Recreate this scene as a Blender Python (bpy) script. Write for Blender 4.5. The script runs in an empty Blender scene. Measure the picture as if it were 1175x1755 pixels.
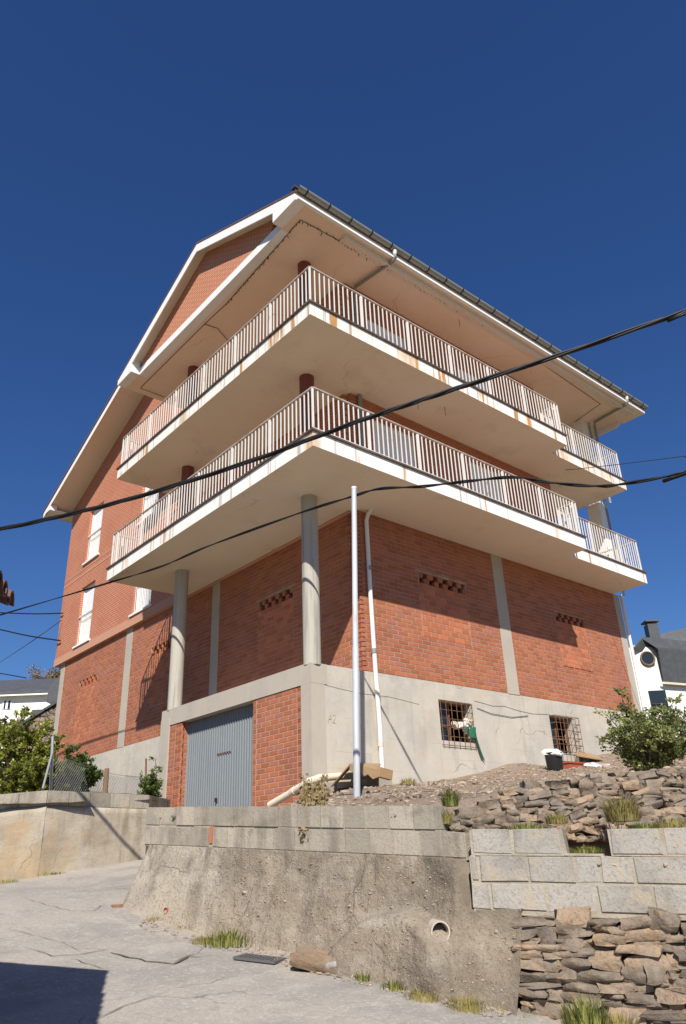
import bpy, bmesh, math, random
import numpy as np
from mathutils import Vector, Matrix, noise as mnoise
random.seed(7)
sc = bpy.context.scene
col = sc.collection
# ------------------------------------------------------------------ camera
CF, YAW, PIT, ROL = 1278.39, 0.852862, 0.434287, -0.040947
CAM = Vector((-8.2151, -10.4424, -3.2084))
Fv = Vector((math.cos(PIT)*math.cos(YAW), math.cos(PIT)*math.sin(YAW), math.sin(PIT)))
R0 = Vector((math.sin(YAW), -math.cos(YAW), 0)); U0 = R0.cross(Fv)
Rv = R0*math.cos(ROL)+U0*math.sin(ROL); Uv = -R0*math.sin(ROL)+U0*math.cos(ROL)
cd = bpy.data.cameras.new('camera'); cam = bpy.data.objects.new('camera', cd); col.objects.link(cam)
cd.sensor_fit = 'VERTICAL'; cd.sensor_height = 24; cd.sensor_width = 24; cd.lens = CF/1755*24
cd.clip_start = .05; cd.clip_end = 2000
cam.matrix_world = Matrix(((Rv.x, Uv.x, -Fv.x, CAM.x), (Rv.y, Uv.y, -Fv.y, CAM.y), (Rv.z, Uv.z, -Fv.z, CAM.z), (0, 0, 0, 1)))
sc.camera = cam
# ------------------------------------------------------------------ light
SUN = Vector((.894, 1, -1.207)).normalized()          # the way the light travels
w = bpy.data.worlds.new('World'); sc.world = w; w.use_nodes = True
nt = w.node_tree; bg = nt.nodes['Background']; sky = nt.nodes.new('ShaderNodeTexSky')
sky.sky_type = 'NISHITA'; sky.sun_disc = False
sky.sun_elevation = math.asin(-SUN.z); sky.sun_rotation = math.atan2(-SUN.x, -SUN.y)
sky.altitude = 0; sky.air_density = 1.15; sky.dust_density = 0.3; sky.ozone_density = 10.0
hs = nt.nodes.new('ShaderNodeHueSaturation'); hs.inputs['Saturation'].default_value = 1.1; hs.inputs['Hue'].default_value = .51
nt.links.new(sky.outputs[0], hs.inputs['Color']); nt.links.new(hs.outputs[0], bg.inputs[0]); bg.inputs[1].default_value = 0.071
sd = bpy.data.lights.new('sun', 'SUN'); sd.energy = 5.0; sd.angle = math.radians(.53); sd.color = (1, .95, .86)
so = bpy.data.objects.new('sun', sd); col.objects.link(so); so.rotation_euler = SUN.to_track_quat('-Z', 'Y').to_euler()
so.location = (-30, -34, 40)
sc.view_settings.view_transform = 'Standard'; sc.view_settings.look = 'None'
sc.view_settings.exposure = 0.36; sc.view_settings.gamma = 1
sc.render.engine = 'CYCLES'

# ------------------------------------------------------------------ helpers
def ray(px, py): return Fv+Rv*((px-587.5)/CF)-Uv*((py-877.5)/CF)
FH = Vector((math.cos(YAW), math.sin(YAW), 0))
def at(px, py, hd): v = ray(px, py); return CAM+v*(hd/v.dot(FH))     # a point at horizontal forward distance hd
def onX(px, py, x): v = ray(px, py); return CAM+v*((x-CAM.x)/v.x)
def onY(px, py, y): v = ray(px, py); return CAM+v*((y-CAM.y)/v.y)
def onV(px, py, P, Q):
    n = Vector((-(Q-P).y, (Q-P).x, 0)); v = ray(px, py); return CAM+v*(n.dot(P-CAM)/n.dot(v))
def rnd(a, b): return random.uniform(a, b)

class MB:
    def __init__(s): s.v = []; s.f = []; s.t = []; s.tint = .5
    def add(s, vs, fs, tint=None):
        b = len(s.v); s.v += [tuple(p) for p in vs]
        for f in fs: s.f.append(tuple(i+b for i in f)); s.t.append(s.tint if tint is None else tint)
        return s
    def box(s, x0, x1, y0, y1, z0, z1, tint=None):
        if x0 > x1: x0, x1 = x1, x0
        if y0 > y1: y0, y1 = y1, y0
        if z0 > z1: z0, z1 = z1, z0
        return s.add([(x0,y0,z0),(x1,y0,z0),(x1,y1,z0),(x0,y1,z0),(x0,y0,z1),(x1,y0,z1),(x1,y1,z1),(x0,y1,z1)],
              [(0,3,2,1),(4,5,6,7),(0,1,5,4),(1,2,6,5),(2,3,7,6),(3,0,4,7)], tint)
    def obox(s, c, a, b, d, tint=None):       # centre and three half-vectors
        c, a, b, d = Vector(c), Vector(a), Vector(b), Vector(d)
        if a.cross(b).dot(d) < 0: a, b = b, a
        return s.add([c-a-b-d, c+a-b-d, c+a+b-d, c-a+b-d, c-a-b+d, c+a-b+d, c+a+b+d, c-a+b+d],
              [(0,3,2,1),(4,5,6,7),(0,1,5,4),(1,2,6,5),(2,3,7,6),(3,0,4,7)], tint)
    def bar(s, p, q, wa, wb=None, tint=None):
        p, q = Vector(p), Vector(q); d = (q-p); L = d.length; d.normalize()
        up = Vector((0,0,1)) if abs(d.z) < .9 else Vector((1,0,0))
        a = d.cross(up).normalized(); b = a.cross(d)
        return s.obox((p+q)/2, d*L/2, a*wa/2, b*(wb or wa)/2, tint)
    def tube(s, pts, r, n=8, cap=True, tint=None):
        pts = [Vector(p) for p in pts]; rs = r if isinstance(r, (list, tuple)) else [r]*len(pts)
        vs = []; up = None
        for i, p in enumerate(pts):
            d = (pts[min(i+1, len(pts)-1)]-pts[max(i-1, 0)]).normalized()
            if up is None: up = Vector((0,0,1)) if abs(d.z) < .9 else Vector((1,0,0))
            a = d.cross(up).normalized(); b = a.cross(d).normalized(); up = b
            for k in range(n):
                t = 2*math.pi*k/n; vs.append(p+(a*math.cos(t)+b*math.sin(t))*rs[i])
        fs = []
        for i in range(len(pts)-1):
            for k in range(n):
                fs.append((i*n+k, (i+1)*n+k, (i+1)*n+(k+1)%n, i*n+(k+1)%n))
        if cap: fs += [tuple(range(n)), tuple(reversed(range((len(pts)-1)*n, len(pts)*n)))]
        return s.add(vs, fs, tint)
    def prism(s, poly, off, tint=None):
        n = len(poly); off = Vector(off); P = [Vector(p) for p in poly]
        fs = [tuple(range(n)), tuple(reversed(range(n, 2*n)))]
        fs += [(i, i+n, (i+1)%n+n, (i+1)%n) for i in range(n)]
        nr = Vector((0,0,0))
        for i in range(n): nr += P[i].cross(P[(i+1)%n])
        if nr.dot(off) > 0: fs = [tuple(reversed(f)) for f in fs]
        return s.add(P+[p+off for p in P], fs, tint)
    def lathe(s, c, prof, n=16, tint=None):
        c = Vector(c); vs = []; fs = []
        for (r, z) in prof:
            for k in range(n): t = 2*math.pi*k/n; vs.append(c+Vector((r*math.cos(t), r*math.sin(t), z)))
        for i in range(len(prof)-1):
            for k in range(n): fs.append((i*n+k, i*n+(k+1)%n, (i+1)*n+(k+1)%n, (i+1)*n+k))
        fs += [tuple(reversed(range(n))), tuple(range((len(prof)-1)*n, len(prof)*n))]
        return s.add(vs, fs, tint)

WL = {}
def root(name, label, cat, loc, group=None):
    o = bpy.data.objects.new(name, None); col.objects.link(o); o.location = loc; o.empty_display_size = .2
    WL[o] = Vector(loc); o['label'] = label; o['category'] = cat
    if group: o['group'] = group
    return o
def mesh_of(name, v, f, t, m, smooth=False):
    me = bpy.data.meshes.new(name); me.from_pydata(v, [], f); me.update()
    if smooth: me.polygons.foreach_set('use_smooth', [True]*len(f))
    if t is not None:
        a = me.attributes.new('tint', 'FLOAT', 'FACE'); a.data.foreach_set('value', t)
    me.materials.append(m); return me
def link(name, me, loc, parent=None, kind=None, label=None, cat=None, group=None):
    o = bpy.data.objects.new(name, me); col.objects.link(o); loc = Vector(loc); WL[o] = loc
    o.location = loc-(WL[parent] if parent else Vector((0,0,0)))
    if parent: o.parent = parent
    if kind: o['kind'] = kind
    if label: o['label'] = label
    if cat: o['category'] = cat
    if group: o['group'] = group
    return o
def obj(name, mb, m, parent=None, smooth=False, **k):
    a = np.array(mb.v); lo = a.min(0); hi = a.max(0); c = np.array([(lo[0]+hi[0])/2, (lo[1]+hi[1])/2, lo[2]])
    me = mesh_of(name, [tuple(p) for p in (a-c)], mb.f, mb.t, m, smooth is True)
    if smooth not in (True, False):
        me.polygons.foreach_set('use_smooth', [True]*len(mb.f)); me.set_sharp_from_angle(angle=math.radians(smooth))
    return link(name, me, c, parent, **k)
def tps(pts):
    P = np.array(pts, float); n = len(P); X = P[:, :2]
    def K(A, B):
        r = np.linalg.norm(A[:, None]-B[None], axis=2); return r*r*np.log(r+1e-9)
    A = np.zeros((n+3, n+3)); A[:n, :n] = K(X, X)+np.eye(n)*.02
    A[:n, n] = 1; A[:n, n+1:] = X; A[n:, :n] = A[:n, n:].T
    wv = np.linalg.solve(A, np.concatenate([P[:, 2], [0, 0, 0]]))
    def f(x, y):
        q = np.stack([np.ravel(x), np.ravel(y)], 1).astype(float); r = K(q, X)@wv[:n]+wv[n]+q@wv[n+1:]
        return r.reshape(np.shape(x)) if np.ndim(x) else float(r[0])
    return f

# ------------------------------------------------------------------ materials
def M(name, c, rough=.85, layers=(), bump=(), tint=None, metal=0, spec=.3, transl=0, brick=None, lines=None, cracks=None):
    m = bpy.data.materials.new(name); m.use_nodes = True; n = m.node_tree.nodes; L = m.node_tree.links
    b = n['Principled BSDF']; b.inputs['Roughness'].default_value = rough; b.inputs['Metallic'].default_value = metal
    b.inputs['Specular IOR Level'].default_value = spec
    geo = n.new('ShaderNodeNewGeometry'); pos = geo.outputs['Position']
    def vec(s):
        q = n.new('ShaderNodeVectorMath'); q.operation = 'MULTIPLY'; L.new(pos, q.inputs[0])
        q.inputs[1].default_value = s if isinstance(s, tuple) else (s, s, s); return q.outputs[0]
    def nz(s, det=5, ro=.6):
        t = n.new('ShaderNodeTexNoise'); t.inputs['Scale'].default_value = 1; t.inputs['Detail'].default_value = det
        t.inputs['Roughness'].default_value = ro; L.new(vec(s), t.inputs['Vector']); return t.outputs[0]
    def rng(x, a, bb, c0=0, c1=1):
        r = n.new('ShaderNodeMapRange'); L.new(x, r.inputs[0])
        for i, v in zip((1, 2, 3, 4), (a, bb, c0, c1)): r.inputs[i].default_value = v
        return r.outputs[0]
    def mix(a, bb, f, mode='MIX'):
        x = n.new('ShaderNodeMix'); x.data_type = 'RGBA'; x.blend_type = mode
        for s, v in ((x.inputs[6], a), (x.inputs[7], bb), (x.inputs[0], f)):
            if isinstance(v, tuple): s.default_value = (*v, 1)
            elif isinstance(v, (int, float)): s.default_value = v
            else: L.new(v, s)
        return x.outputs[2]
    rgb = n.new('ShaderNodeRGB'); rgb.outputs[0].default_value = (*c, 1); cur = rgb.outputs[0]
    hb = None
    if brick:                                      # (axis, width, row, mortar colour, second colour)
        ax, bw, rh, mc, c2 = brick
        sp = n.new('ShaderNodeSeparateXYZ'); L.new(pos, sp.inputs[0]); cb = n.new('ShaderNodeCombineXYZ')
        L.new(sp.outputs[0 if ax == 'x' else 1], cb.inputs[0]); L.new(sp.outputs[2], cb.inputs[1])
        t = n.new('ShaderNodeTexBrick'); L.new(cb.outputs[0], t.inputs['Vector']); t.inputs['Scale'].default_value = 1
        t.inputs['Brick Width'].default_value = bw; t.inputs['Row Height'].default_value = rh
        t.inputs['Mortar Size'].default_value = rh*.14; t.inputs['Mortar Smooth'].default_value = .3
        t.inputs['Color1'].default_value = (*c, 1); t.inputs['Color2'].default_value = (*c2, 1); t.inputs['Mortar'].default_value = (*mc, 1)
        cur = t.outputs['Color']; hb = t.outputs['Fac']
    if tint:                                       # (low multiplier, high multiplier, other colour or None)
        a = n.new('ShaderNodeAttribute'); a.attribute_name = 'tint'; fac = a.outputs['Fac']
        if tint[2]: cur = mix(cur, tint[2], rng(fac, .45, 1.0))
        g = rng(fac, 0, 1, tint[0], tint[1]); q = n.new('ShaderNodeCombineColor')
        for i in range(3): L.new(g, q.inputs[i])
        cur = mix(cur, q.outputs[0], 1.0, 'MULTIPLY')
    for (s, c2, lo, hi, amt) in layers: cur = mix(cur, c2, rng(nz(s), lo, hi, 0, amt))
    if lines:                                      # horizontal board marks every `lines` metres
        sp = n.new('ShaderNodeSeparateXYZ'); L.new(pos, sp.inputs[0])
        ad = n.new('ShaderNodeMath'); ad.operation = 'MULTIPLY_ADD'; L.new(nz(1.3), ad.inputs[0]); ad.inputs[1].default_value = .12; L.new(sp.outputs[2], ad.inputs[2])
        dv = n.new('ShaderNodeMath'); dv.operation = 'DIVIDE'; L.new(ad.outputs[0], dv.inputs[0]); dv.inputs[1].default_value = lines
        fr = n.new('ShaderNodeMath'); fr.operation = 'FRACT'; L.new(dv.outputs[0], fr.inputs[0])
        ln = rng(fr.outputs[0], 0, .03, 1, 0); mm = n.new('ShaderNodeMath'); mm.operation = 'MULTIPLY'
        L.new(ln, mm.inputs[0]); L.new(rng(nz((.9, .9, 3)), .45, .6), mm.inputs[1])
        dk = tuple(x*.55 for x in c); cur = mix(cur, dk, mm.outputs[0]); hb = mm.outputs[0]
    if cracks:                                     # (scale, width, colour): a loose net of hairline cracks
        ds = n.new('ShaderNodeTexNoise'); ds.inputs['Scale'].default_value = 1; ds.inputs['Detail'].default_value = 6; L.new(vec(1.7), ds.inputs['Vector'])
        va = n.new('ShaderNodeVectorMath'); va.operation = 'MULTIPLY_ADD'; L.new(ds.outputs['Color'], va.inputs[0]); va.inputs[1].default_value = (.55, .55, .55); L.new(pos, va.inputs[2])
        vo = n.new('ShaderNodeTexVoronoi'); vo.feature = 'DISTANCE_TO_EDGE'; vo.inputs['Scale'].default_value = cracks[0]; L.new(va.outputs[0], vo.inputs['Vector'])
        mm = n.new('ShaderNodeMath'); mm.operation = 'MULTIPLY'; L.new(rng(vo.outputs['Distance'], 0, cracks[1], 1, 0), mm.inputs[0]); L.new(rng(nz(.9), .5, .62), mm.inputs[1])
        cur = mix(cur, cracks[2], mm.outputs[0]); hb = mm.outputs[0]
    L.new(cur, b.inputs['Base Color'])
    prev = None
    if hb is not None:
        k = n.new('ShaderNodeBump'); k.invert = True; k.inputs['Strength'].default_value = .5; k.inputs['Distance'].default_value = .008
        L.new(hb, k.inputs['Height']); prev = k.outputs[0]
    for (s, st, di) in bump:
        k = n.new('ShaderNodeBump'); k.inputs['Strength'].default_value = st; k.inputs['Distance'].default_value = di
        L.new(nz(s, 6, .65), k.inputs['Height'])
        if prev: L.new(prev, k.inputs['Normal'])
        prev = k.outputs[0]
    if prev: L.new(prev, b.inputs['Normal'])
    if transl:
        o = n['Material Output']; tr = n.new('ShaderNodeBsdfTranslucent'); L.new(cur, tr.inputs[0]); ms = n.new('ShaderNodeMixShader')
        ms.inputs[0].default_value = transl; L.new(b.outputs[0], ms.inputs[1]); L.new(tr.outputs[0], ms.inputs[2]); L.new(ms.outputs[0], o.inputs[0])
    return m

MT = {}
MT['brick'] = M('hollow brick', (.48, .17, .083), .9, [((3, 3, 3), (.36, .112, .062), .48, .7, .55), ((14, 14, 40), (.50, .22, .13), .55, .8, .35), ((1.1, 1.1, .8), (.29, .10, .068), .52, .68, .55), ((2.5, 2.5, 1.2), (.50, .29, .20), .62, .74, .5)],
                [((60, 60, 130), .25, .006)], tint=(.68, 1.22, (.29, .115, .085)))
MT['infill'] = M('infill brick', (.47, .158, .078), .9, [((5, 5, 5), (.37, .12, .07), .5, .75, .4)], [((60, 60, 60), .2, .005)], tint=(.8, 1.15, None))
MT['mortar'] = M('brick mortar', (.42, .28, .195), .95, [(4, (.28, .20, .145), .42, .62, .75), (1.5, (.55, .44, .35), .54, .68, .6)], [(70, .4, .01)])
MT['mortarg'] = M('grey brick mortar', (.45, .33, .245), .95, [(4, (.36, .22, .15), .42, .62, .7)], [(70, .4, .01)])
MT['facex'] = M('face brick side', (.47, .16, .085), .85, [(1.2, (.42, .14, .08), .45, .7, .5)], [], brick=('y', .25, .078, (.62, .37, .25), (.44, .14, .075)))
MT['facey'] = M('face brick front', (.40, .12, .06), .85, [(1.2, (.36, .11, .06), .45, .7, .5)], [], brick=('x', .25, .078, (.5, .28, .18), (.44, .14, .07)))
MT['soldier'] = M('soldier course', (.47, .165, .09), .85, [], [], brick=('y', .065, .26, (.56, .30, .20), (.52, .19, .105)))
MT['gable'] = M('gable brick', (.46, .15, .075), .85, [], [], brick=('y', .25, .075, (.66, .42, .28), (.50, .17, .09)))
MT['conc'] = M('beam concrete', (.46, .41, .34), .9, [(1.1, (.36, .33, .29), .45, .7, .6), ((5, 5, .8), (.3, .28, .25), .55, .75, .35), (.5, (.52, .44, .34), .5, .7, .5)], [(30, .3, .01)])
MT['base'] = M('board marked concrete', (.53, .485, .41), .9, [(.7, (.42, .395, .35), .45, .62, .7), ((4, 4, .5), (.38, .335, .27), .55, .7, .6), (3, (.60, .55, .48), .52, .68, .5), ((1.2, 1.2, 2.5), (.53, .43, .31), .56, .68, .5), (30, (.43, .39, .33), .58, .7, .4)],
               [(25, .3, .01), (3, .25, .03)], lines=.29, cracks=(.5, .005, (.3, .27, .22)))
MT['colconc'] = M('column concrete', (.43, .40, .345), .85, [((12, 12, .5), (.27, .25, .22), .5, .62, .75), ((5, 5, 2), (.5, .46, .4), .5, .7, .5)], [((40, 40, 4), .2, .006)])
MT['redpaint'] = M('red brown paint', (.22, .065, .05), .6, [(4, (.18, .06, .05), .4, .7, .5)], [(60, .1, .003)])
MT['white'] = M('white render', (.84, .83, .81), .8, [(1.5, (.76, .74, .71), .5, .75, .5)], [(40, .15, .004)])
MT['peach'] = M('peach eaves paint', (.87, .69, .55), .9, [(.5, (.80, .60, .46), .42, .66, .6), (4, (.82, .62, .48), .5, .7, .4), ((.8, .8, .8), (.68, .53, .42), .58, .7, .5)], [(18, .12, .01)], cracks=(.5, .006, (.5, .36, .27)))
MT['pencil'] = M('pencil', (.30, .265, .21), .9)
MT['cream'] = M('cream soffit paint', (.80, .71, .585), .9, [(.5, (.76, .65, .51), .42, .66, .6), (4, (.77, .67, .54), .5, .7, .4), ((.9, .9, .9), (.62, .53, .43), .58, .7, .5)], [(18, .12, .01)], cracks=(.45, .005, (.5, .42, .33)))
MT['edge'] = M('stained slab edge', (.87, .85, .81), .75,
               [((1.2, 1.2, 3), (.78, .72, .63), .5, .65, .5), ((4.2, 4.2, .3), (.52, .25, .075), .60, .68, .9), ((9, 9, .12), (.36, .32, .28), .595, .63, .65), ((1.1, 1.1, .3), (.60, .36, .15), .60, .70, .6)], [(40, .15, .004)])
MT['edge2'] = M('rusted slab edge', (.86, .83, .77), .75, [((1.2, 1.2, 3), (.76, .68, .56), .5, .65, .6), ((4.2, 4.2, .3), (.50, .235, .06), .55, .62, .95), ((9, 9, .12), (.36, .30, .24), .585, .62, .7), ((1.1, 1.1, .3), (.62, .36, .13), .54, .66, .7)], [(40, .15, .004)])
MT['floort'] = M('terrace tile', (.42, .30, .22), .7, [(2, (.4, .26, .18), .45, .65, .6)])
MT['tile'] = M('nosing tile', (.10, .065, .05), .6, [(3, (.2, .17, .14), .45, .7, .7)])
MT['rail'] = M('railing paint', (.75, .715, .66), .5, [((9, 9, 3), (.42, .18, .06), .63, .72, .8), ((4, 4, 4), (.62, .6, .57), .5, .7, .5)], [])
MT['handrail'] = M('worn handrail', (.42, .36, .31), .6, [((6, 6, 6), (.3, .17, .1), .5, .65, .8)], [])
MT['gutter'] = M('grey gutter', (.27, .27, .25), .5, [(3, (.26, .25, .22), .4, .7, .6)], [])
MT['dark'] = M('dark steel and bore shade', (.03, .03, .03), .6)
MT['roofred'] = M('roof tile edge', (.17, .085, .06), .85, [(6, (.11, .075, .06), .4, .7, .6), (18, (.42, .36, .3), .6, .7, .5)], [(30, .4, .02)])
MT['slate'] = M('slate', (.075, .078, .085), .55, [(3, (.12, .12, .12), .45, .7, .6)], [((12, 12, 12), .5, .02)], tint=(.7, 1.4, None))
MT['pipew'] = M('white pvc', (.75, .74, .71), .4, [((3, 3, 1), (.6, .57, .5), .5, .7, .5)])
MT['pipeg'] = M('galvanised steel', (.50, .52, .55), .6, [((6, 6, 1.2), (.36, .37, .38), .5, .7, .6), ((8, 8, 1), (.4, .25, .14), .62, .72, .7)], metal=.08)
MT['pipec'] = M('cream pvc', (.68, .60, .48), .5, [((8, 8, 8), (.5, .42, .3), .5, .7, .5)])
MT['door'] = M('grey corrugated door', (.205, .226, .242), .6, [((5, 5, .6), (.17, .19, .205), .5, .7, .6), (9, (.29, .3, .3), .55, .75, .3)], [], metal=.1)
MT['shutter'] = M('white shutter', (.82, .83, .84), .5, [], [((.01, .01, 26), .5, .01)])
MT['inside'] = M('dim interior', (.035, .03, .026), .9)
MT['glass'] = M('window glass', (.02, .025, .03), .08, spec=.6)
MT['rust'] = M('rusty bars', (.17, .085, .05), .8, [(20, (.28, .13, .06), .45, .65, .7)])
MT['block'] = M('concrete block', (.335, .31, .28), .95, [(2.5, (.40, .365, .315), .45, .62, .65), (45, (.22, .20, .185), .52, .64, .65), ((6, 6, 6), (.42, .35, .255), .54, .66, .65), ((3.5, 3.5, 1.4), (.2, .18, .16), .54, .66, .7)], [(40, .6, .012), (120, .6, .005), (6, .4, .03)], tint=(.8, 1.12, None))
MT['blockold'] = M('weathered block', (.38, .34, .275), .95, [((5, 5, .9), (.22, .19, .155), .48, .62, .85), (2.2, (.46, .395, .305), .5, .66, .7), (50, (.27, .235, .19), .52, .64, .6), ((2, 2, 3), (.19, .165, .13), .57, .68, .75)], [(50, .6, .01), (8, .4, .03)], tint=(.75, 1.14, None))
MT['mortarw'] = M('block mortar', (.40, .35, .275), .95, [(6, (.30, .26, .205), .45, .62, .8), (2, (.44, .385, .305), .52, .66, .6)], [(60, .7, .015)])
MT['rough'] = M('rough poured concrete', (.33, .27, .20), .95, [(1.6, (.22, .175, .13), .45, .6, .85), (7, (.42, .36, .28), .5, .66, .7), (38, (.15, .12, .09), .54, .64, .75), (.9, (.44, .37, .28), .55, .68, .8), ((3, 3, .8), (.15, .115, .085), .56, .7, .75), (75, (.5, .44, .36), .6, .68, .6)],
                [(9, .9, .06), (38, 1.0, .03), (110, .8, .01)])
MT['pour'] = M('stained poured concrete', (.43, .375, .30), .95, tint=(1, 1, (.265, .215, .16)), layers=[((2, 2, 4), (.31, .265, .215), .45, .6, .65), (5, (.46, .41, .335), .52, .68, .5), ((2.5, 2.5, 1.4), (.20, .165, .13), .53, .66, .8), (1.2, (.39, .32, .235), .5, .64, .5), ((6, 6, .7), (.17, .14, .11), .54, .66, .65), (40, (.15, .122, .095), .55, .65, .65), (75, (.50, .45, .37), .6, .67, .55), (1.0, (.165, .135, .10), .55, .68, .65)],
               bump=[(6, .6, .04), (38, .9, .022), (110, .7, .008), ((1.5, 1.5, 7), .3, .03)], cracks=(.8, .006, (.14, .115, .09)))
MT['ochre'] = M('ochre stained concrete', (.44, .38, .29), .95, [((2, 2, 2.6), (.32, .265, .195), .45, .62, .75), ((4, 4, .6), (.25, .205, .15), .5, .64, .8), (2, (.51, .46, .38), .5, .66, .7), (1.1, (.48, .32, .16), .57, .7, .55), (35, (.27, .225, .17), .57, .67, .5)], [(14, .4, .02), (60, .5, .01), ((1.2, 1.2, 5), .3, .04)], cracks=(.9, .006, (.2, .16, .12)))
MT['stone'] = M('field stone', (.245, .195, .15), .92, [(9, (.34, .27, .205), .45, .66, .65), (30, (.155, .12, .09), .5, .66, .7), (4, (.215, .19, .165), .5, .65, .5), (14, (.32, .215, .13), .55, .66, .6), (55, (.42, .39, .34), .66, .73, .5)],
                [(14, .7, .03), (30, .7, .018), (90, .6, .006)], tint=(.6, 1.25, (.31, .215, .14)))
MT['soil'] = M('dry soil', (.27, .205, .155), .97, [(3, (.22, .16, .115), .45, .65, .7), (22, (.38, .30, .24), .52, .7, .6)], [(12, .8, .05), (60, .8, .015)])
MT['pebble'] = M('pebbles', (.33, .265, .205), .95, [(30, (.24, .19, .15), .45, .65, .6)], [(90, .4, .005)], tint=(.6, 1.3, (.36, .27, .20)))
MT['road'] = M('worn concrete road', (.385, .345, .298), .95, [(.8, (.285, .262, .237), .42, .6, .8), (4, (.42, .385, .34), .5, .66, .65), (90, (.2, .182, .163), .54, .64, .65), (28, (.48, .45, .41), .55, .64, .65), ((.5, 1.4, 1), (.255, .237, .218), .55, .66, .7), (9, (.29, .262, .232), .56, .66, .6), (1.7, (.24, .21, .175), .62, .72, .6)],
               [(120, .8, .006), (25, .6, .012), (2, .4, .06)], cracks=(.55, .006, (.13, .11, .085)))
MT['crackm'] = M('dirt in cracks', (.11, .085, .055), 1, [(8, (.16, .14, .06), .5, .65, .7)], [(60, .6, .01)])
MT['ground'] = M('grassy hillside', (.10, .10, .045), 1, [(.4, (.16, .12, .07), .4, .65, .7)], [(3, .5, .1)])
MT['garden'] = M('garden soil', (.15, .11, .07), 1, [(2, (.10, .10, .04), .45, .65, .7)], [(12, .7, .05)])
MT['leaf'] = M('shrub leaf', (.23, .27, .085), .6, tint=(.5, 1.5, (.34, .36, .13)), transl=.35)
MT['leafy'] = M('yellow green leaf', (.25, .28, .045), .6, tint=(.5, 1.5, (.42, .42, .085)), transl=.4)
MT['leafd'] = M('dark leaf', (.11, .16, .035), .5, tint=(.5, 1.5, (.13, .165, .04)), transl=.3)
MT['grass'] = M('grass blade', (.13, .17, .035), .7, tint=(.6, 1.4, (.30, .26, .08)), transl=.3)
MT['straw'] = M('dry grass', (.36, .28, .11), .8, tint=(.6, 1.4, (.22, .24, .06)), transl=.3)
MT['deadleaf'] = M('withered leaf', (.36, .27, .15), .85, tint=(.5, 1.3, (.22, .14, .07)), transl=.2)
MT['bark'] = M('bark', (.14, .10, .07), .95, [(20, (.08, .06, .045), .45, .65, .7)], [(50, .5, .01)])
MT['cable'] = M('black cable', (.012, .012, .013), .5)
MT['wire'] = M('thin wire', (.03, .03, .035), .5)
MT['zinc'] = M('zinc wire', (.36, .36, .35), .5, metal=.4)
MT['wood'] = M('weathered wood', (.22, .14, .085), .9, [((8, 8, 1.5), (.13, .085, .055), .45, .65, .8)], [((60, 60, 6), .4, .01)])
MT['ply'] = M('brown board', (.36, .235, .125), .9, [(5, (.27, .17, .09), .45, .65, .7), (25, (.42, .29, .17), .5, .7, .5)], [(30, .3, .01)])
MT['blackp'] = M('black plastic', (.02, .02, .022), .4)
MT['bag'] = M('white sack', (.78, .77, .74), .6, [(9, (.6, .57, .52), .5, .7, .6)], [(25, .5, .02)])
MT['redp'] = M('red clay planter', (.36, .09, .05), .7)
MT['net'] = M('green net', (.03, .20, .115), .8, [(40, (.02, .10, .06), .45, .6, .8)], transl=.3)
MT['housew'] = M('far white render', (.82, .80, .76), .85, [(.5, (.74, .72, .68), .45, .7, .6)])
MT['jug'] = M('dusty plastic', (.30, .31, .32), .35, [((20, 20, 20), (.2, .2, .2), .45, .65, .6)], spec=.5)
MT['rusty_rock'] = M('ochre rock', (.29, .20, .13), .92, [(6, (.22, .175, .13), .45, .65, .8), (25, (.16, .12, .085), .5, .7, .6)], [(14, .6, .03), (60, .5, .008)])
MT['iron'] = M('iron grate', (.10, .10, .105), .6, [(20, (.16, .13, .1), .5, .7, .6)])
MT['bulb'] = M('dusty bulb', (.12, .075, .045), .8)

# ================================================================== SETTING
V = Vector
TL = V((-3.932, -1.835, -2.574)); TR = V((-3.215, -6.046, -2.84)); RS = V((-3.298, -6.173, -3.031)); RE = V((-2.552, -7.555, -3.093))
RX = RE+(RE-RS)*1.6                                      # the block wall goes on out of frame
GA0 = V((-4.534, 1.611, -2.184)); GA = V((-3.865, 1.558, -2.118)); GB = at(255, 1363, 13.3); GAX = GA0+(GA0-GA)*8
GQ = [onV(px, py, GA, GB) for px, py in ((95, 1497), (150, 1487), (235, 1474))]
zroad = tps([(-4.19,-2.13,-3.635),(-4.01,-3.16,-3.83),(-3.93,-3.95,-3.894),(-3.85,-4.68,-3.976),(-3.68,-5.7,-4.09),(-3.44,-6.53,-4.231),
  (-2.89,-6.93,-4.36),(-2.67,-7.33,-4.42),(-4.37,1.6,-3.335),*[tuple(q) for q in GQ],(-.1,1.9,-2.88),(-.1,4.6,-2.85),
  (.5,3.2,-2.85),(-8.2,-10.4,-4.8),(-12,-10.4,-4.82),(-5,-12,-5.0),(-5.4,-4.14,-3.94),(-5.9,-5.15,-4.08),(-8,0,-3.45),(-12,2,-3.2),(-2,-10,-4.75),(-1,-14,-5.2),(-14,-16,-5.4),(-6,-18,-5.7)])
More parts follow.
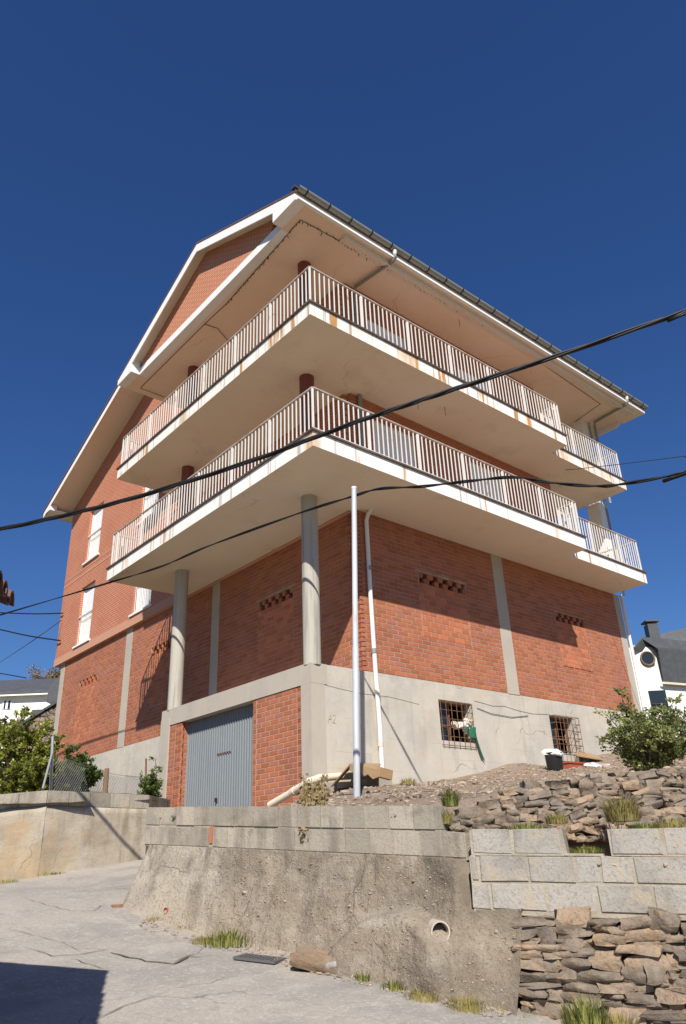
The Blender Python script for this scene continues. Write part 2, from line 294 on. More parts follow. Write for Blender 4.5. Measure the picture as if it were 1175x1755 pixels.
zbank = tps([*[tuple(onY(px, py, -.75)) for px, py in ((952, 1323), (1010, 1318), (900, 1328))],(-3.9,-1.8,-2.72),(-3.6,-3.9,-2.84),(-3.2,-6,-2.95),(-2.5,-7.5,-3.2),(0,0,-2.25),(0,1.5,-2.8),(-2,-.2,-2.78),(-.7,-2,-2.43),(1.3,0,-2.12),(2.65,0,-1.97),(5.48,0,-1.48),
  (9.24,0,-1.1),(12,0,-.95),(14,0,-.9),(-2.15,-5.75,-2.73),(-1.6,-6.2,-2.62),(-.9,-6.8,-2.58),(.3,-8,-2.5),(4,-3.8,-2.2),(1,-3.5,-2.5),(2.5,-2.6,-2.3),(3,-5,-2.5),(0,-4.5,-2.6),(5.5,-1.5,-1.75),(8,-6,-1.9),(14,-8,-1.6),(1,-13,-3.2)])
zgard = tps([(-3.87,1.6,-2.28),(GB.x,GB.y,-2.2),(0,5.6,-1.95),(1.26,7.84,-1.62),(1.26,12,-1.2),(1.26,16,-.8),(-5,1.7,-2.3),(-6,6,-1.8),(-3,12,-1.0),(-12,4,-2.2)])
def side(p, a, b): return (b.x-a.x)*(p[1]-a.y)-(b.y-a.y)*(p[0]-a.x)
def sheet(name, zf, x0, x1, y0, y1, st, keep, m, jit=0, smooth=True):
    nx = int((x1-x0)/st)+1; ny = int((y1-y0)/st)+1
    gx, gy = np.meshgrid(np.linspace(x0, x1, nx), np.linspace(y0, y1, ny)); gz = zf(gx, gy)
    mb = MB(); ids = {}
    def vid(i, j):
        if (i, j) not in ids:
            x, y = float(gx[j, i]), float(gy[j, i]); z = float(gz[j, i])
            if jit: z += jit*(mnoise.noise(V((x*2.1, y*2.1, 3)))+.6*mnoise.noise(V((x*6, y*6, 9))))
            ids[(i, j)] = len(mb.v); mb.v.append((x, y, z))
        return ids[(i, j)]
    for j in range(ny-1):
        for i in range(nx-1):
            c = ((gx[j, i]+gx[j, i+1])/2, (gy[j, i]+gy[j+1, i])/2)
            if keep(c): mb.f.append((vid(i, j), vid(i+1, j), vid(i+1, j+1), vid(i, j+1))); mb.t.append(.5)
    return obj(name, mb, m, smooth=smooth, kind='structure')
# hillside under everything, out to the horizon
mb = MB(); ring = [-900, -300, -120, -60, -30, -15, 0, 15, 30, 45, 60, 80, 120, 300, 900]
for y in ring:
    for x in ring:
        h = (V((x, y, 0))-CAM).dot(FH); mb.v.append((x, y, -6.4+.15*min(max(h, 0), 62)-.02*max(0, min(-h, 200))))
n = len(ring)
for j in range(n-1):
    for i in range(n-1): mb.f.append((j*n+i, j*n+i+1, (j+1)*n+i+1, (j+1)*n+i)); mb.t.append(.5)
obj('ground', mb, MT['ground'], smooth=True, kind='structure')
WN = V((-.986, -.168, 0))                                # out of the front wall, towards the road
def behind_front(c, d=0.0):                              # behind the front and right walls
    a, b = TL-WN*d, TR-WN*d
    s1 = side(c, TL, TR) > d*4.27; s2 = side(c, RS, RX) > d*(RX-RS).length
    return s1 and s2
road = sheet('road', zroad, -15, 1.0, -18, 6.2, .2, lambda c: not (c[0] > -3.2 and c[1] < 1.0 and behind_front(c) and side(c, TL, V((0, 1.7, 0))) < -.6), MT['road'], jit=.006)
UA, UB = V((-2.95, -5.62, 0)), V((-1.15, -6.98, 0)); dU = (UB-UA).normalized(); NU = V((dU.y, -dU.x, 0)); NU = NU if NU.dot(CAM-UA) > 0 else -NU
zbank0 = zbank
def zbank(x, y):                                         # the rubble wall holds a step in the bank
    z = zbank0(x, y); o = (x-UA.x)*NU.x+(y-UA.y)*NU.y; u = (x-UA.x)*dU.x+(y-UA.y)*dU.y
    k = np.clip((o+.5)/.14, 0, 1)*np.clip((u+.1)/.3, 0, 1); return z*(1-k)+np.minimum(z, -3.3-.03*u)*k
sheet('earth_bank', zbank, -4.0, 17, -14, 1.9, .1, lambda c: behind_front(c, .12) and side(c, TL, V((0, 1.7, 0))) < 0 and not (c[0] > .12 and c[1] > .12), MT['soil'], jit=.02)
sheet('garden_soil', zgard, -14, 1.3, 1.5, 18, .3, lambda c: side(c, GA, GB) > 0 and side(c, GAX, GA) > 0 and not (c[0] > .1 and c[1] < 5.6) and side(c, GB, V((0, 5.6, 0))) > 0, MT['garden'], jit=.03)

# ------------------------------------------------------------------ cracks filled with dirt in the road
def onroad(px, py):
    v = ray(px, py); t = 4.0
    for k in range(40):
        p = CAM+v*t; e = p.z-zroad(p.x, p.y); t += e/abs(v.z-.13*v.y)*.7
    return CAM+v*t
def crack(pts, wd):
    wd *= .45
    P = [onroad(*p) for p in pts]; mb = MB(); L = []
    for a, b in zip(P[:-1], P[1:]):
        k = max(2, int((b-a).length/.05))
        for i in range(k): L.append(a.lerp(b, i/k))
    L.append(P[-1]); n = len(L)
    for i, p in enumerate(L):
        d = (L[min(i+1, n-1)]-L[max(i-1, 0)]); d.z = 0; d.normalize(); s = V((-d.y, d.x, 0))
        e = min(1, i/4, (n-1-i)/4); ww = wd*(.25+.75*e)*(.55+.9*abs(mnoise.noise(p*4)))
        p = p+s*.035*mnoise.noise(p*7)
        for q in (p-s*ww, p+s*ww): mb.v.append((q.x, q.y, zroad(q.x, q.y)+.008+.006*mnoise.noise(V((q.x*2.1, q.y*2.1, 3)))+.0036*mnoise.noise(V((q.x*6, q.y*6, 9)))))
    for i in range(n-1): mb.f.append((2*i, 2*i+2, 2*i+3, 2*i+1)); mb.t.append(.5)
    obj('crack', mb, MT['crackm'], road)
crack([(45,1624),(90,1640),(135,1637),(182,1628)], .012)
crack([(188,1633),(215,1640),(250,1648),(298,1653),(322,1640),(345,1642)], .03)
crack([(298,1650),(318,1640),(336,1636)], .035)
crack([(15,1592),(60,1605),(110,1618),(140,1632)], .008)
crack([(130,1628),(160,1626),(188,1630)], .01)
crack([(40,1540),(85,1553),(120,1562),(160,1562),(180,1548)], .008)
crack([(150,1755),(190,1737),(240,1716),(290,1700)], .009)
crack([(110,1643),(135,1648),(180,1662)], .016)

# ------------------------------------------------------------------ stones
def stone_mesh(i, m, sharp=30, cuts=2):
    r = random.Random(100+i); bm = bmesh.new(); bmesh.ops.create_cube(bm, size=2)
    bmesh.ops.subdivide_edges(bm, edges=bm.edges[:], cuts=cuts, use_grid_fill=True)
    o = V((r.uniform(-50, 50), r.uniform(-50, 50), r.uniform(-50, 50)))
    for v in bm.verts:
        c = v.co; l = (abs(c.x)**8+abs(c.y)**8+abs(c.z)**8)**.125; c = c/l
        c = c+V((mnoise.noise(c*.9+o), mnoise.noise(c*.9+o*2), mnoise.noise(c*.9+o*3)))*.42
        c = c+V((mnoise.noise(c*2.6+o), mnoise.noise(c*2.6-o), mnoise.noise(c*2.6+o*3)))*.13
        v.co = c
    me = bpy.data.meshes.new('stone'); bm.to_mesh(me); bm.free()
    a = me.attributes.new('tint', 'FLOAT', 'FACE'); a.data.foreach_set('value', [r.random()**1.4]*len(me.polygons))
    me.polygons.foreach_set('use_smooth', [True]*len(me.polygons)); me.set_sharp_from_angle(angle=math.radians(sharp))
    me.materials.append(m); return me
STONES = [stone_mesh(i, MT['stone']) for i in range(26)]
ICO = [(0,-.526,.851),(0,.526,.851),(0,-.526,-.851),(0,.526,-.851),(.851,0,.526),(.851,0,-.526),(-.851,0,.526),(-.851,0,-.526),(.526,.851,0),(-.526,.851,0),(.526,-.851,0),(-.526,-.851,0)]
ICF = [(0,4,1),(0,1,6),(0,6,11),(0,11,10),(0,10,4),(4,10,5),(4,5,8),(4,8,1),(1,8,9),(1,9,6),(6,9,7),(6,7,11),(11,7,2),(11,2,10),(10,2,5),(5,2,3),(5,3,8),(8,3,9),(9,3,7),(7,3,2)]
def pebble(mb, p, r):
    a = rnd(0, 6.28); ca, sa = math.cos(a), math.sin(a); sx, sy, sz = r*rnd(.9, 1.7), r*rnd(.7, 1.2), r*rnd(.5, .9)
    vs = []
    for (x, y, z) in ICO:
        k = rnd(.75, 1.2); x, y, z = x*sx*k, y*sy*k, z*sz*k; vs.append((p.x+x*ca-y*sa, p.y+x*sa+y*ca, p.z+z))
    mb.add(vs, ICF, random.random())
def put_stone(parent, c, du, nrm, w, h, dep, name='stone', tilt=.08):
    o = link(name, random.choice(STONES), c, parent)
    up = nrm.cross(du).normalized()
    if up.z < 0: up = -up
    rot = Matrix((du, nrm.cross(du)*-1 if False else up.cross(du), up)).transposed().to_4x4()
    o.rotation_mode = 'QUATERNION'
    q = rot.to_quaternion()
    flip = random.choice([0, math.pi])
    from mathutils import Quaternion
    o.rotation_quaternion = q @ Quaternion((0, 1, 0), rnd(-tilt, tilt)) @ Quaternion((0, 0, 1), flip)
    o.scale = (w/2, dep/2, h/2); return o
def stone_pack(parent, fpos, du, nrm, u0, u1, z0, ztop, wr, hr, dep=.2, tilt=.08, limit=260):
    g = .02; n = int((u1-u0)/g); sk = [z0+rnd(0, .04) for _ in range(n)]; cnt = 0
    while cnt < limit:
        i = min(range(n), key=lambda q: sk[q] if sk[q] < ztop(u0+q*g) else 99)
        if sk[i] >= ztop(u0+i*g): break
        lo = sk[i]; j = i
        while j < n and sk[j] < lo+.03 and sk[j] < ztop(u0+j*g): j += 1
        a = i
        while a > 0 and sk[a-1] < lo+.03 and sk[a-1] < ztop(u0+(a-1)*g): a -= 1
        room = (j-a)*g; w = random.triangular(*wr); h = min(random.triangular(*hr), w*.5)
        if room < wr[0]*.7:
            for q in range(a, j): sk[q] = max(sk[q]+.02, min(sk[a-1] if a else 9, sk[j] if j < n else 9, lo+.06))
            w, h = max(room, .04), .05
            if room > .045: put_stone(parent, fpos(u0+(a+j)/2*g, lo+.025)+nrm*rnd(-.05, -.01), du, nrm, w*1.05, .055, dep*.7, tilt=tilt); cnt += 1
            continue
        if room-w < wr[0]*.8: w = min(room, wr[2]*1.15)
        k = max(2, int(w/g)); z = max(sk[a:a+k]); zc = (min(sk[a:a+k])+z)/2+h/2
        put_stone(parent, fpos(u0+(a+k/2)*g, zc)+nrm*rnd(-.04, .03), du, nrm, w*1.1, h*1.2, dep, tilt=tilt); cnt += 1
        for q in range(a, min(n, a+k)): sk[q] = zc+h/2
    return cnt

# ------------------------------------------------------------------ front retaining wall: two block courses on poured concrete
fw = root('retaining_wall', 'weathered retaining wall of two block courses on rough poured concrete beside the lane', 'wall', (-3.75, -4.2, -4.0))
dF = (TR-TL); dF.z = 0; LF = dF.length; dF.normalize(); slp = (TR.z-TL.z)/LF
def fpt(s, z, o=0): return V((TL.x+dF.x*s+WN.x*o, TL.y+dF.y*s+WN.y*o, z))
def topz(s): return TL.z+slp*s
# mortar core behind the blocks
mb = MB()
P = [fpt(.01, topz(0)-.42, -.012), fpt(LF, topz(LF)-.42, -.012), fpt(LF, topz(LF)-.215, -.012), fpt(3.99, topz(LF)-.215, -.012), fpt(3.985, topz(4)-.012, -.012), fpt(.01, topz(0)-.012, -.012)]
mb.prism(P, -WN*.2); obj('mortar_core', mb, MT['mortarw'], fw)
joints1 = [0,.27,.57,.88,1.18,1.52,1.81,2.16,2.42,2.72,3.0,3.25,3.52,3.78,4.0]; joints2 = [0,.13,.46,.78,1.13,1.42,1.82,2.1,2.38,2.73,3.02,3.3,3.55,3.83,4.06,LF]
for row, J in ((0, joints1), (1, joints2)):
    for a, b in zip(J[:-1], J[1:]):
        z1 = -.205*row; g = .006; o = rnd(-.008, .008)
        mb = MB(); mb.tint = random.random()
        P = [fpt(a+g, topz(a)+z1-.198+.004, o), fpt(b-g, topz(b)+z1-.198+.004, o), fpt(b-g+rnd(-.006, .004), topz(b)+z1-.004+rnd(-.014, .003), o+rnd(-.006, .006)), fpt(a+g+rnd(-.004, .006), topz(a)+z1-.004+rnd(-.014, .003), o+rnd(-.006, .006))]
        if row == 1 and abs(a-1.13) < .01:                       # a thin red brick set beside this block
            mb2 = MB(); Q = [fpt(a+g, P[0].z+.03, o), fpt(a+.05, P[0].z+.03, o), fpt(a+.05, P[3].z, o), fpt(a+g, P[3].z, o)]
            mb2.prism(Q, -WN*.1); mb2.tint = .3; obj('brick', mb2, MT['brick'], fw); P[0] = fpt(a+.065, P[0].z, o); P[3] = fpt(a+.065, P[3].z, o)
        mb.prism(P, -WN*.19); obj('block', mb, MT['blockold'], fw)
# poured concrete body
SX = [0, .3, .6, .9, LF, LF+.42]
def body_pt(s, t):
    zt = topz(min(s, LF))-.405 if s <= LF-.12 else (topz(LF)-.405 if s < LF else -3.6)
    p0 = fpt(s, 0)
    if s > LF: p0 = V((TR.x+(-3.148-TR.x)*(s-LF)/.42, TR.y+(-6.45-TR.y)*(s-LF)/.42, 0))
    zb = zroad(p0.x+WN.x*.3, p0.y+WN.y*.3)-.06; z = zt+(zb-zt)*t
    return p0, z
def body_off(s, z, t):
    o = .02+.26*t**1.15
    k = min(1, max(0, (s-1.1)/.3))
    q = V((s*1.4, z*1.4, 5)); o += k*(.04*mnoise.noise(q)+.022*mnoise.noise(q*3)+.012*mnoise.noise(q*8)+.008*mnoise.noise(q*19))+(1-k)*.012*mnoise.noise(q*2)
    bx = (s-3.72)/.6; bz = (z+4.06)/.47                             # swelling round the drain pipe
    e = bx*bx+bz*bz
    if e < 1: o += .22*min(1, (1-e)*6)*(1+.5*mnoise.noise(q*1.5))
    o += .11*max(0, 1-abs(s-LF)/.4)
    return o
def body(s0, s1, ns, nt_, m, name, wrap=False):
    mb = MB(); rows = []
    cols = [s0+(s1-s0)*i/ns for i in range(ns+1)]
    for s in cols:
        c = []
        for j in range(nt_+1):
            t = j/nt_; p0, z = body_pt(s, t); o = body_off(s, z, t)
            e = max(0, 1-s/.16) if wrap else 0
            sh = dF*(-.14*t*max(0, 1-s/.9)) if wrap else V((0, 0, 0))
            c.append(p0+WN*(o-.16*e*e)+sh+V((0, 0, z)))
        rows.append(c)
    if wrap: rows.insert(0, [p-WN*.5+dF*.04 for p in rows[0]])
    n2 = nt_+1
    for c in rows: mb.v += [tuple(p) for p in c]
    for c in rows: mb.v.append(tuple(c[0]-WN*.3))                   # ledge top
    nb = len(rows)*n2
    for i in range(len(rows)-1):
        for j in range(nt_): mb.f.append((i*n2+j, i*n2+j+1, (i+1)*n2+j+1, (i+1)*n2+j)); mb.t.append(.5)
        mb.f.append((nb+i, i*n2, (i+1)*n2, nb+i+1)); mb.t.append(.5)
    return obj(name, mb, m, fw, smooth=True)
pb = body(0, LF+.46, 150, 48, MT['pour'], 'poured_base', wrap=True)
bo = WL[pb]; pb.data.attributes.remove(pb.data.attributes['tint']); ta = pb.data.attributes.new('tint', 'FLOAT', 'POINT')
for i, p in enumerate(pb.data.vertices):
    c = p.co+bo; s = (c-TL).dot(dF); k = (s-1.15-.2*mnoise.noise(V((c.z*3, s, 4)))-.12*mnoise.noise(V((c.z*11, s*9, 4)))-.1*(-3.0-c.z))/.35
    hump = ((s-3.62)/.42)**2+((c.z+3.67)/.07)**2          # the pale cap of the swelling
    ta.data[i].value = .45+.55*min(1, max(0, k))-.5*max(0, 1-hump)
# gravel showing in the poured concrete
mb = MB()
for k in range(2600):
    s = rnd(1.36, LF+.4); t = rnd(.03, .97)
    if mnoise.noise(V((s*2.2, t*3, 1))) < rnd(-.5, .25): continue
    p0, z = body_pt(s, t); p = p0+WN*(body_off(s, z, t)-.001)+V((0, 0, z)); r = random.triangular(.002, .012, .004)*(1+.8*(random.random() < .04))
    pebble(mb, p, r)
obj('gravel', mb, MT['pebble'], fw, smooth=True, kind='stuff')
# drain pipe and weep holes
def body_hit(px, py):                                        # where a sight line meets the poured body
    best = None
    for i in range(0, 230):
        s = i*(LF+.44)/230
        for j in range(0, 81):
            t = j/80; p0, z = body_pt(s, t); p = p0+WN*body_off(s, z, t)+V((0, 0, z)); d = p-CAM
            u = d.dot(Rv)/d.dot(Fv)*CF+587.5; v_ = 877.5-d.dot(Uv)/d.dot(Fv)*CF; e = (u-px)**2+(v_-py)**2
            if best is None or e < best[0]: best = (e, p)
    return best[1]
def ring_pipe(p, d, ro, ri, ln, m, name, parent, inner):
    d = V(d).normalized(); up = V((0, 0, 1)); a = d.cross(up).normalized(); b = a.cross(d); mb = MB(); n = 20
    vs = []
    for (r, k) in ((ro, -ln), (ro, .0), (ri, .0), (ri, -ln)):
        for i in range(n): t = 2*math.pi*i/n; vs.append(p+d*k+(a*math.cos(t)+b*math.sin(t))*r)
    fs = []
    for q in range(3):
        for i in range(n): fs.append((q*n+i, q*n+(i+1)%n, (q+1)*n+(i+1)%n, (q+1)*n+i))
    mb.add(vs, fs); o = obj(name, mb, m, parent, smooth=40)
    mb = MB(); mb.add([p-d*ln*.9+(a*math.cos(2*math.pi*i/n)+b*math.sin(2*math.pi*i/n))*ri for i in range(n)], [tuple(range(n))]); obj('bore_shade', mb, inner, o)  # near-black disc: the shade deep inside the pipe put into colour
    return o
pd = (WN*.62+dF*.75).normalized()
ring_pipe(body_hit(755, 1597)+pd*.045, pd, .076, .064, .8, MT['conc'], 'drain_pipe', fw, MT['dark'])
ring_pipe(body_hit(285, 1562)+WN*.012, WN, .03, .026, .15, MT['redp'], 'weep_pipe', fw, MT['dark'])
ring_pipe(body_hit(207, 1560)+WN*.06-dF*.09, (WN*.8-dF*.35), .058, .047, .3, MT['rust'], 'weep_pipe', fw, MT['dark'])

# ------------------------------------------------------------------ grey block wall on the right
bw = root('block_wall', 'grey concrete block wall with one block missing from its top course', 'wall', (-2.5, -7.6, -3.7))
dB = (RX-RS); dB.z = 0; LB = dB.length; dB.normalize(); NB = V((dB.y, -dB.x, 0))
if NB.dot(CAM-RS) < 0: NB = -NB
def bpt(u, z, o=0): return V((RS.x+dB.x*u+NB.x*o, RS.y+dB.y*u+NB.y*o, z))
SB = (RE.z-RS.z)/1.57
def bz(u): return RS.z+SB*u
def uof(px, py): p = onV(px, py, RS, RX); return (p-RS).dot(dB)
gap0, gap1 = uof(962, 1440), uof(1044, 1440)
J = [[uof(x, 1440) for x in (806, 877, 961)]+[uof(x, 1440) for x in (1045, 1135)], [uof(x, 1488) for x in (806, 820, 904, 986, 1028, 1085)], [uof(x, 1535) for x in (806, 840, 936, 1023, 1119)]]
for row in range(3):
    js = J[row][:]
    while js[-1] < LB: js.append(js[-1]+.405)
    for a, b in zip(js[:-1], js[1:]):
        if row == 0 and a > gap0-.06 and a < gap1-.1: continue
        g = .011; z1 = -.192*row; o = rnd(-.006, .006); mb = MB(); mb.tint = random.random()
        zz = [bz(a)+z1-.18+rnd(-.004, .004), bz(b)+z1-.18+rnd(-.004, .004), bz(b)+z1-.004, bz(a)+z1-.004]
        P = [bpt(a+g+rnd(-.006, .004), zz[0]+rnd(-.004, .006), o), bpt(b-g+rnd(-.004, .006), zz[1]+rnd(-.004, .006), o), bpt(b-g+rnd(-.008, .004), zz[2]+rnd(-.008, .002), o), bpt(a+g+rnd(-.004, .008), zz[3]+rnd(-.008, .002), o)]
        c = sum(P, V((0, 0, 0)))/4; F = [p+NB*.0 for p in P]; I = [p.lerp(c, .035)+NB*.006 for p in P]; B = [p-NB*.2 for p in P]
        mb.add(I+F+B, [(0,1,2,3),(4,5,1,0),(5,6,2,1),(6,7,3,2),(7,4,0,3),(8,9,5,4),(9,10,6,5),(10,11,7,6),(11,8,4,7),(11,10,9,8)])
        if V(mb.v[1]).__sub__(V(mb.v[0])).cross(V(mb.v[2])-V(mb.v[1])).dot(NB) < 0: mb.f = [tuple(reversed(f)) for f in mb.f]
        obj('block', mb, MT['block'], bw)
mb = MB()
P = [bpt(-.02, bz(0)-.60, -.002), bpt(LB, bz(LB)-.60, -.002), bpt(LB, bz(LB)-.2, -.002), bpt(-.02, bz(0)-.2, -.002)]
mb.prism(P, -NB*.19)
for a, b in ((0, gap0+.004), (gap1-.004, LB)):
    mb.prism([bpt(a, bz(a)-.195, -.002), bpt(b, bz(b)-.195, -.002), bpt(b, bz(b)-.012, -.002), bpt(a, bz(a)-.012, -.002)], -NB*.19)
obj('mortar_core', mb, MT['mortarw'], bw)
mb = MB(); mb.prism([bpt(gap0+.004, bz(gap0)-.19, 0), bpt(gap0+.03, bz(gap0)-.19, 0), bpt(gap0+.012, bz(gap0)-.004, 0), bpt(gap0+.0045, bz(gap0)-.004, 0)], -NB*.19)
mb.prism([bpt(gap0+.004, bz(gap0)-.1935, .002), bpt(gap1-.06, bz(gap1)-.1935, .002), bpt(gap1-.06, bz(gap1)-.178, .002), bpt(gap0+.004, bz(gap0)-.178, .002)], -NB*.18)
obj('mortar_lip', mb, MT['mortarw'], bw)

# ------------------------------------------------------------------ dry stone wall below it
MT['fill'] = M('packed earth', (.2, .155, .11), 1, [(12, (.13, .1, .07), .45, .62, .7)], [(30, .8, .02)])
dw = root('dry_stone_wall', 'dry stone wall of brown field stones below the grey blocks', 'wall', (-2.5, -7.6, -4.4))
mb = MB(); u0 = uof(886, 1650); mb.prism([bpt(u0, -4.7, .06), bpt(LB, -4.9, .06), bpt(LB, bz(LB)-.61, -.05), bpt(u0, bz(u0)-.61, -.05)], -NB*.2); obj('earth_fill', mb, MT['fill'], dw)
NBt = (NB+V((0, 0, .05))).normalized()
stone_pack(dw, lambda u, z: bpt(u, z, -.06+.10*(-3.65-z)), dB, NB, 2.1, LB-.1, -4.8, lambda u: bz(u)-.635, (.14, .5, .3), (.07, .2, .13), dep=.24, tilt=.1, limit=90)
stone_pack(dw, lambda u, z: bpt(u, z, -.06+.10*(-3.65-z)), dB, NB, u0+.01, 2.1, -4.66, lambda u: bz(u)-.635, (.07, .40, .17), (.025, .12, .055), dep=.24, tilt=.1)

# ------------------------------------------------------------------ rubble wall on the bank
rw = root('rubble_wall', 'tumbled rubble stone wall on the bank above the grey blocks', 'wall', (-1.8, -6.4, -3.0))
LU = (UB-UA).length
def utop(u):
    k = min(1, max(0, u/.75)); return -2.97+.30*k**.8+.10*min(1, max(0, (u-.75)/1.2))+.02*mnoise.noise(V((u*3, 0, 0)))
def upt(u, z): return V((UA.x+dU.x*u, UA.y+dU.y*u, z))-NU*(.55*(z+3.25))
stone_pack(rw, upt, dU, NU, 0, LU+.7, -3.17, lambda u: utop(u)-.02, (.05, .27, .125), (.025, .09, .048), dep=.22, tilt=.28, limit=300)
stone_pack(rw, upt, dU, NU, LU+.7, LU+2.1, -3.3, lambda u: utop(u)-.02, (.08, .34, .18), (.04, .13, .07), dep=.22, tilt=.28, limit=110)
for k in range(34):                                        # loose stones lying along the top and the bank
    u = rnd(-.5, LU+.5); p = upt(u, 0)-NU*rnd(.25, .9); z = zbank(p.x, p.y); s = rnd(.05, .14)
    put_stone(rw, V((p.x, p.y, z+s*.2)), V((math.cos(k), math.sin(k), 0)), V((-math.sin(k), math.cos(k), 0)), s*1.5, s*.7, s, tilt=.3)
mb = MB(); mb.prism([upt(-.1, -3.6)-NU*.10, upt(LU+2.1, -3.6)-NU*.10, upt(LU+2.1, utop(LU)-.03)-NU*.10, upt(.8, utop(.8)-.03)-NU*.10, upt(.3, utop(.3)-.04)-NU*.10, upt(-.1, -3.05)-NU*.10], -NU*.3); obj('earth_fill', mb, MT['soil'], rw)
# pale block rubble in it
for px, py, sx in ((948,1376,.17),(930,1347,.17),(980,1344,.16),(1012,1366,.18),(1040,1352,.15),(1022,1336,.17)):
    p = at(px, py, 7.2+(1420-py)*.0052); mb = MB(); mb.obox(p, dU*sx*.5, NU*.07, V((0, 0, .045))+NU*.01); obj('block', mb, MT['blockold'], rw)
# clods and pebbles on the bank
mb = MB()
for k in range(6500):
    x = rnd(-3.9, 9); y = rnd(-7.5, -.05) if k % 3 else rnd(-2.5, 0)
    if not behind_front((x, y)) or side((x, y), TL, V((0, 1.7, 0))) > -.2 or (x > -.05 and y > -.08): continue
    z = zbank(x, y)+.02*mnoise.noise(V((x*2.1, y*2.1, 3))); r = random.triangular(.006, .035, .01)*(1+1.0*(random.random() < .05)); p = V((x, y, z+r*.25))
    pebble(mb, p, r)
obj('loose_stones', mb, MT['pebble'], kind='stuff', label='scattered pebbles and clods on the dry earth bank', cat='gravel')

# ------------------------------------------------------------------ garden wall on the left
gw = root('garden_wall', 'ochre stained concrete garden wall with one block course on top, left of the ramp', 'wall', (-3.8, 1.7, -3.3))
def wall_run(A, B, name, zt, zb, m, parts=14, off=0.0):
    d = (B-A); d.z = 0; L = d.length; d.normalize(); n = V((d.y, -d.x, 0)); n = n if n.dot(CAM-A) > 0 else -n
    mb = MB(); ns, nz_ = max(6, int(L/.12)), 10
    for i in range(ns+1):
        s = L*i/ns; q = A+d*s; z1 = zt(i/ns); z0 = zb(q.x, q.y)-.08
        for j in range(nz_+1):
            z = z1+(z0-z1)*j/nz_; o = off+.01+.015*mnoise.noise(V((s*1.5, z*2, A.x)))+.008*mnoise.noise(V((s*4, z*7, 2)))
            mb.v.append((q.x+n.x*o, q.y+n.y*o, z))
    for i in range(ns+1):
        a = mb.v[i*(nz_+1)]; mb.v.append((a[0]-n.x*.25, a[1]-n.y*.25, a[2]))
    nb = (ns+1)*(nz_+1)
    for i in range(ns):
        for j in range(nz_): mb.f.append((i*(nz_+1)+j, i*(nz_+1)+j+1, (i+1)*(nz_+1)+j+1, (i+1)*(nz_+1)+j)); mb.t.append(.5)
        mb.f.append((nb+i, i*(nz_+1), (i+1)*(nz_+1), nb+i+1)); mb.t.append(.5)
    obj(name, mb, m, gw, smooth=True)
    return d, n, L
GBX = V((-.12, 4.75, -1.95))
for A, B in ((GAX, GA), (GA, GB), (GB, GBX)):
    zt = lambda k, A=A, B=B: A.z+(B.z-A.z)*k-.215
    d, n, L = wall_run(A, B, 'poured_wall', zt, zroad, MT['ochre'])
    k = max(1, round(L/.4)); w_ = L/k
    for i in range(k):
        a, b = i*w_+.006, (i+1)*w_-.006; mb = MB(); mb.tint = random.random(); o = rnd(-.008, .006)
        za, zb_ = A.z+(B.z-A.z)*a/L, A.z+(B.z-A.z)*b/L
        P = [A+d*a+n*o, A+d*b+n*o, A+d*b+n*o, A+d*a+n*o]
        for p, z in zip(P, (za-.205, zb_-.205, zb_, za)): p.z = z
        mb.prism(P, -n*.2); obj('block', mb, MT['blockold'], gw)
    mb = MB(); P = [A-n*.02, B-n*.02, B-n*.02, A-n*.02]
    for p, z in zip(P, (A.z-.214, B.z-.214, B.z+.006, A.z+.006)): p.z = z
    mb.prism(P, -n*.21); obj('mortar_core', mb, MT['mortarw'], gw)

# dirt washed up along the foot of the front wall
mb = MB(); n = 120
for i in range(n+1):
    s = .12+(LF+.3)*i/n; p0, z = body_pt(max(s, 0), 1); b_ = .26+.02; w_ = (.03+.2*abs(mnoise.noise(V((s*2.3, 5, 0))))+.05*mnoise.noise(V((s*9, 1, 0)))+.03*mnoise.noise(V((s*25, 1, 0))))*min(1, i/8)
    for o in (b_-.1, b_+w_*.6, b_+w_): q = p0+WN*o; mb.v.append((q.x, q.y, zroad(q.x, q.y)+(.02 if o < b_ else .008 if o < b_+w_ else -.004)+.006*mnoise.noise(V((q.x*2.1, q.y*2.1, 3)))))
for i in range(n):
    for j in range(2): mb.f.append((3*i+j, 3*i+j+1, 3*i+j+4, 3*i+j+3)); mb.t.append(.5)
MT['dust'] = M('road dust', (.335, .285, .23), 1, [(5, (.27, .225, .175), .45, .62, .8), (40, (.42, .37, .31), .54, .66, .6)], [(30, .8, .015), (90, .7, .006)])
obj('verge_dirt', mb, MT['dust'], road, smooth=True)

# ================================================================== APARTMENT BUILDING
H = root('apartment_building', 'unfinished red brick apartment building with two wraparound balconies and a garage', 'building', (0, 0, -2.9))
XB, YB, YL, XS, YR, XE, XW, XEND = -1.094, -1.566, 6.912, 7.346, -1.076, 11.053, 1.26, 11.32
Z1, Z1T, Z2, Z2T, ZS = 3.377, 3.725, 6.277, 6.61, 9.456
XF = 1.16                                                 # face of the upper side wall
def cells(u0, u1, z0, z1, holes):
    us = sorted({u0, u1, *[h[i] for h in holes for i in (0, 1)]}); zs = sorted({z0, z1, *[h[i] for h in holes for i in (2, 3)]})
    us = [u for u in us if u0 <= u <= u1]; zs = [z for z in zs if z0 <= z <= z1]
    for a, b in zip(us[:-1], us[1:]):
        run = None
        for c, d in zip(zs[:-1], zs[1:]):
            if any(h[0] <= (a+b)/2 <= h[1] and h[2] <= (c+d)/2 <= h[3] for h in holes):
                if run: yield (a, b, *run); run = None
            else: run = (run[0], d) if run else (c, d)
        if run: yield (a, b, *run)
def wallX(mb, x, y0, y1, z0, z1, holes, th):
    for a, b, c, d in cells(y0, y1, z0, z1, holes): mb.box(x, x+th, a, b, c, d)
    return mb
